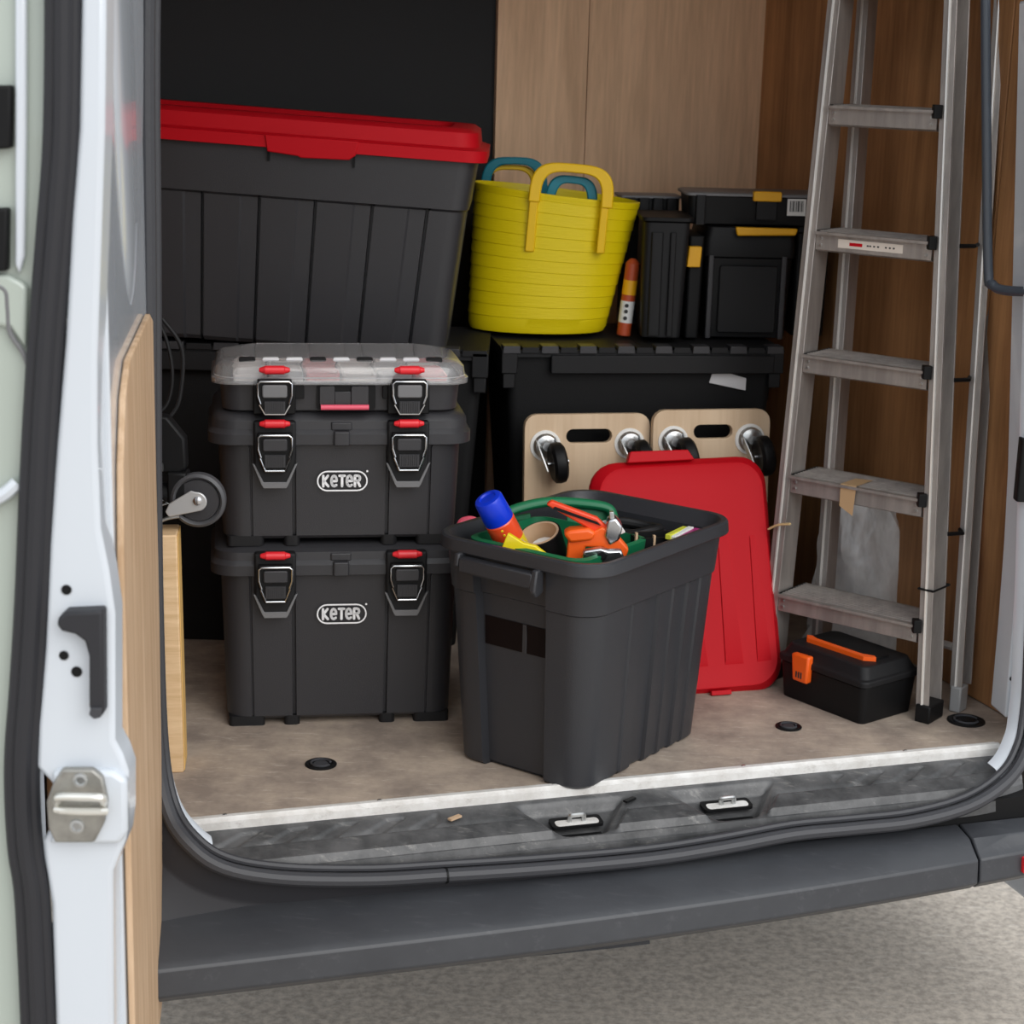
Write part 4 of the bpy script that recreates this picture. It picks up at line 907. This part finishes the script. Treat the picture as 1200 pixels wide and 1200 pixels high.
b = B(); b.loft([[Vector((x, y, z)) for x, y in ((.050, D2*.90), (.036, D2*.84), (.040, D2*.20), (.056, D2*.12), (.062, D2*.16), (.052, D2*.26), (.050, D2*.78), (.056, D2*.86))] for z in (.107, .116)]); obj('carry_handle', b, ORG, t)
b = B(); b.loft([rr(.028, D2*.36, .01, z, cx=W2/2, cy=D2*.5) for z in (.108, .112)]); obj('lid_panel', b, BLK, ld)

# ---------------------------------------------------------------- step ladder
PSI, LW, LT, Z0, SPC, DX, DY = .658, .310, .080, .178, .230, -.010, .145
t = thing('step_ladder', 'folded aluminium step ladder standing against the right plywood wall', 'ladder', (.755, 3.277, 0))
ex = Vector((-math.cos(PSI), math.sin(PSI), 0)); ey = Vector((math.sin(PSI), math.cos(PSI), 0))     # ex: to the left stile, ey: away from the climber
def SR(z): return Vector((DX*z, DY*z, z))
def SL(z): return SR(z)+ex*(LW-LT*z)
HT = 1.42
def rail(pf, z0, z1, nm, off, side, wd=.020, dp_=.055):
    # channel section: web facing outward, two flanges
    b = B(); secs = []
    for z in (z0, z1):
        o_ = pf(z)+ey*off
        s_ = ex*side
        c_ = [o_, o_+s_*wd, o_+s_*wd+ey*.004, o_+s_*.003+ey*.004, o_+s_*.003+ey*(dp_-.004), o_+s_*wd+ey*(dp_-.004), o_+s_*wd+ey*dp_, o_+ey*dp_]
        secs.append(c_)
    b.loft(secs); r_ = obj(nm, b, ALU, t, .001)
    b = B(); b.tube([pf(z)+ey*off+ex*side*wd*.5-ey*.0012 for z in (z0, z1)], .0028, 6); obj('highlight_bead', b, mat('highlight_aluminium', (.86, .84, .80), .3, metal=.6) if 'highlight_aluminium' not in bpy.data.materials else bpy.data.materials['highlight_aluminium'], r_)  # rail's edge highlight put into the colour of a paler bead
    return r_
rail(SR, .028, HT, 'front_rail', 0, -1, .026)
rail(SL, .028, HT, 'front_rail', 0, 1, .026)
for pf, s_ in ((SR, -1), (SL, 1)):
    b = B(); o_ = pf(0)+ex*s_*-.001-ey*.002; 
    b.loft([[o_+Vector((0, 0, z)), o_+ex*s_*.030+Vector((0, 0, z)), o_+ex*s_*.030+ey*.060+Vector((0, 0, z)), o_+ey*.060+Vector((0, 0, z))] for z in (.0, .034)]); obj('rubber_foot', b, BLK, t, .003)
for k in range(6):
    z = Z0+SPC*k; a_, c_ = SR(z)+ex*.002, SL(z)-ex*.002; up = Vector((0, 0, 1))
    b = B(); hfl = .034
    b.loft([[p-ey*.011-up*.004, p-ey*.011+up*.001, p+ey*.100+up*.001, p+ey*.100-up*.006, p+ey*.004-up*.004] for p in (a_, c_)])
    for g_ in range(9): b.loft([[p+ey*(.004+g_*.010)+up*.001, p+ey*(.008+g_*.010)+up*.001, p+ey*(.006+g_*.010)+up*.0026] for p in (a_+ex*.004, c_-ex*.004)])
    st = obj('step', b, ALU, t)
    b = B(); b.loft([[p-ey*.002-up*.003, p+ey*.001-up*.003, p+ey*.001-up*(hfl), p+ey*.008-up*(hfl+.003), p+ey*.008-up*(hfl+.001), p-ey*.002-up*(hfl-.001)] for p in (a_, c_)]); obj('step_apron', b, ALU, st)
    b = B(); p = SR(z)+ex*.002+up*.001; b.loft([rr(.008, .010, .003, zz) for zz in (-.014, .010)]); pl_ = obj('end_plug', b, BLK, st, .001); pl_.location = p-ey*.004
    b = B(); q = SL(z)-ex*.004; b.tube([q-ey*.002, q+ey*.03, q+ey*.095], .003, 6); obj('edge_gasket', b, BLK, st)
    for q in (a_+ex*.010, c_-ex*.010):
        b = B()
        for s_ in (0, 1): b.cyl(q-ey*.002-up*(.012+.012*s_), q-ey*.005-up*(.012+.012*s_), .0028, seg=8)
        obj('rivet', b, ZN, st)
    if k == 3:
        b = B(); 
        f0, f1 = a_+(c_-a_)*.24, a_+(c_-a_)*.80
        b.faces([p-ey*.0028-up*h_ for h_ in (.010, .026) for p in (f0, f1)]+[p-ey*.0022-up*h_ for h_ in (.010, .026) for p in (f0, f1)], [(0, 1, 3, 2), (4, 6, 7, 5), (0, 4, 5, 1), (2, 3, 7, 6), (0, 2, 6, 4), (1, 5, 7, 3)]); sk = obj('rating_sticker', b, mat('cream_sticker', (.74, .66, .58), .5), st, label='cream sticker with red and black print')
        b = B(); 
        for u0, u1, m_ in ((.62, .74, 0),): b.faces([f0+(f1-f0)*(u0 if i == 0 else u0+.2)-ey*.0031-up*h_ for h_ in (.015, .021) for i in (0, 1)], [(0, 1, 3, 2)])
        obj('red_print', b, RED, sk)
        b = B()
        for u0 in (.12, .18, .24, .36, .42, .48, .52): b.faces([f0+(f1-f0)*(u0+(.03 if i else 0))-ey*.0031-up*h_ for h_ in (.0165, .0195) for i in (0, 1)], [(0, 1, 3, 2)])
        obj('black_print', b, INK, sk)
    if k == 1:
        b = B(); tp = [.50, .60]; e_ = [a_+(c_-a_)*f for f in (.48, .60)]
        b.faces([e_[0]+ey*.06+up*.003, e_[1]+ey*.05+up*.003, e_[1]-ey*.008+up*.003, e_[0]-ey*.008+up*.003, e_[1]-ey*.0075-up*.040, e_[0]+ex*.004-ey*.0075-up*.055], [(0, 1, 2, 3), (3, 2, 4, 5)])
        obj('brown_tape', b, TAPE, st)
# rear frame folded against the front
RO = .115
def RR(z): return Vector((DX*z+.044+.022*z, DY*z+.02, z))
def RL(z): return SL(z)-ex*.03+Vector((.01-.034*z, .0, 0))
rr_r = rail(RR, .045, HT-.05, 'rear_rail', .050, -1, .024, .045)
rr_l = rail(RL, .045, HT-.05, 'rear_rail', .125, 1, .024, .040)
for pf, o_ in ((RR, .050), (RL, .125)):
    b = B(); p = pf(0)+ey*o_; s_ = -1 if pf is RR else 1
    b.loft([[p+Vector((0, 0, z)), p+ex*s_*.022+Vector((0, 0, z)), p+ex*s_*.022+ey*.034+Vector((0, 0, z)), p+ey*.034+Vector((0, 0, z))] for z in (0, .05)]); obj('rear_foot', b, mat('grey_foot', (.30, .30, .30), .5) if 'grey_foot' not in bpy.data.materials else bpy.data.materials['grey_foot'], t, .003)
for z in (.12,):
    a_, c_ = RR(z)+ey*.055, RL(z)+ey*.135
    b = B(); b.tube([a_, c_], .008, 8); obj('cross_brace', b, ALU, t)
p0 = SR(.245); b = B(); b.tube([p0-ey*.003+ex*.002, p0-ey*.003-ex*.028, p0+ey*.06-ex*.030, p0+ey*.06+ex*.0, p0-ey*.003+ex*.002], .0022, 6); obj('cable_tie', b, BLK, t)
for z in (.34, .62, .86): 
    p0 = SR(z); b = B(); b.tube([p0+ey*.05-ex*.027, p0+ey*.075-ex*.045, RR(z)+ey*.05], .004, 6); obj('hinge_strut', b, BLK, t)
b = B(); p0 = SL(.30)+ex*.03; b.tube(smooth_path([p0-ey*.008, p0-ey*.010-ex*.02+Vector((0, 0, .012)), p0-ey*.010-ex*.045+Vector((0, 0, .018))], 3), .006, 6, flat=.4); obj('twine', b, mat('straw_twine', (.62, .45, .22), .8), t)
# ---------------------------------------------------------------- plastic sheet behind the ladder
pts_px = [(968, 600), (1000, 585), (1030, 592), (1060, 618), (1078, 640), (1085, 720), (1040, 716), (990, 700), (962, 690)]
base = at(1024, 700, 3.66)
t = thing('plastic_bag', 'crumpled milky plastic bag against the wall behind the lower ladder steps', 'bag', (base.x, base.y, 0))
b = B(); rnd = random.Random(5); rings = []
NN, MM = 26, 30
for i in range(NN+1):
    z = .0+.335*i/NN; row = []
    for j in range(MM):
        a = j*2*PI/MM; sx = .118*(1-.55*max(0, (z-.10)/.235)**1.8)*(1+.06*math.sin(3*a+9*z)); sy = .045*(1-.7*(z/.335)**2)
        k = 1+.10*math.sin(5*a+22*z+rnd.random()*.5)+.05*math.sin(11*a-30*z)
        row.append(Vector((sx*math.cos(a)*k-.22*(z-.17)*(z > .17), sy*math.sin(a)*k+.05, z+.004*math.sin(7*a))))
    rings.append(row)
for p_ in rings[0]: p_.z = 0
b.loft(rings); obj('bag_film', b, BAGM, t, ang=25)
# ---------------------------------------------------------------- grab handle on the right wall
hp = [(1153, -260, 3.22), (1156, 150, 3.22), (1158, 315, 3.22), (1163, 333, 3.21), (1176, 340, 3.19), (1210, 342, 3.14), (1235, 343, 3.10)]
t = thing('grab_rail', 'dark grey tubular grab rail bent in an L at the top right, beside the ladder', 'rail', at(1158, 320, 3.22))
b = B(); c0 = at(1158, 320, 3.22); b.tube(smooth_path([at(*q)-c0 for q in hp], 5), .0085, 12); obj('rail_tube', b, mat('slate_tube', (.05, .06, .075), .3), t)
for q in ((1156, 160), (1230, 343)):
    pass
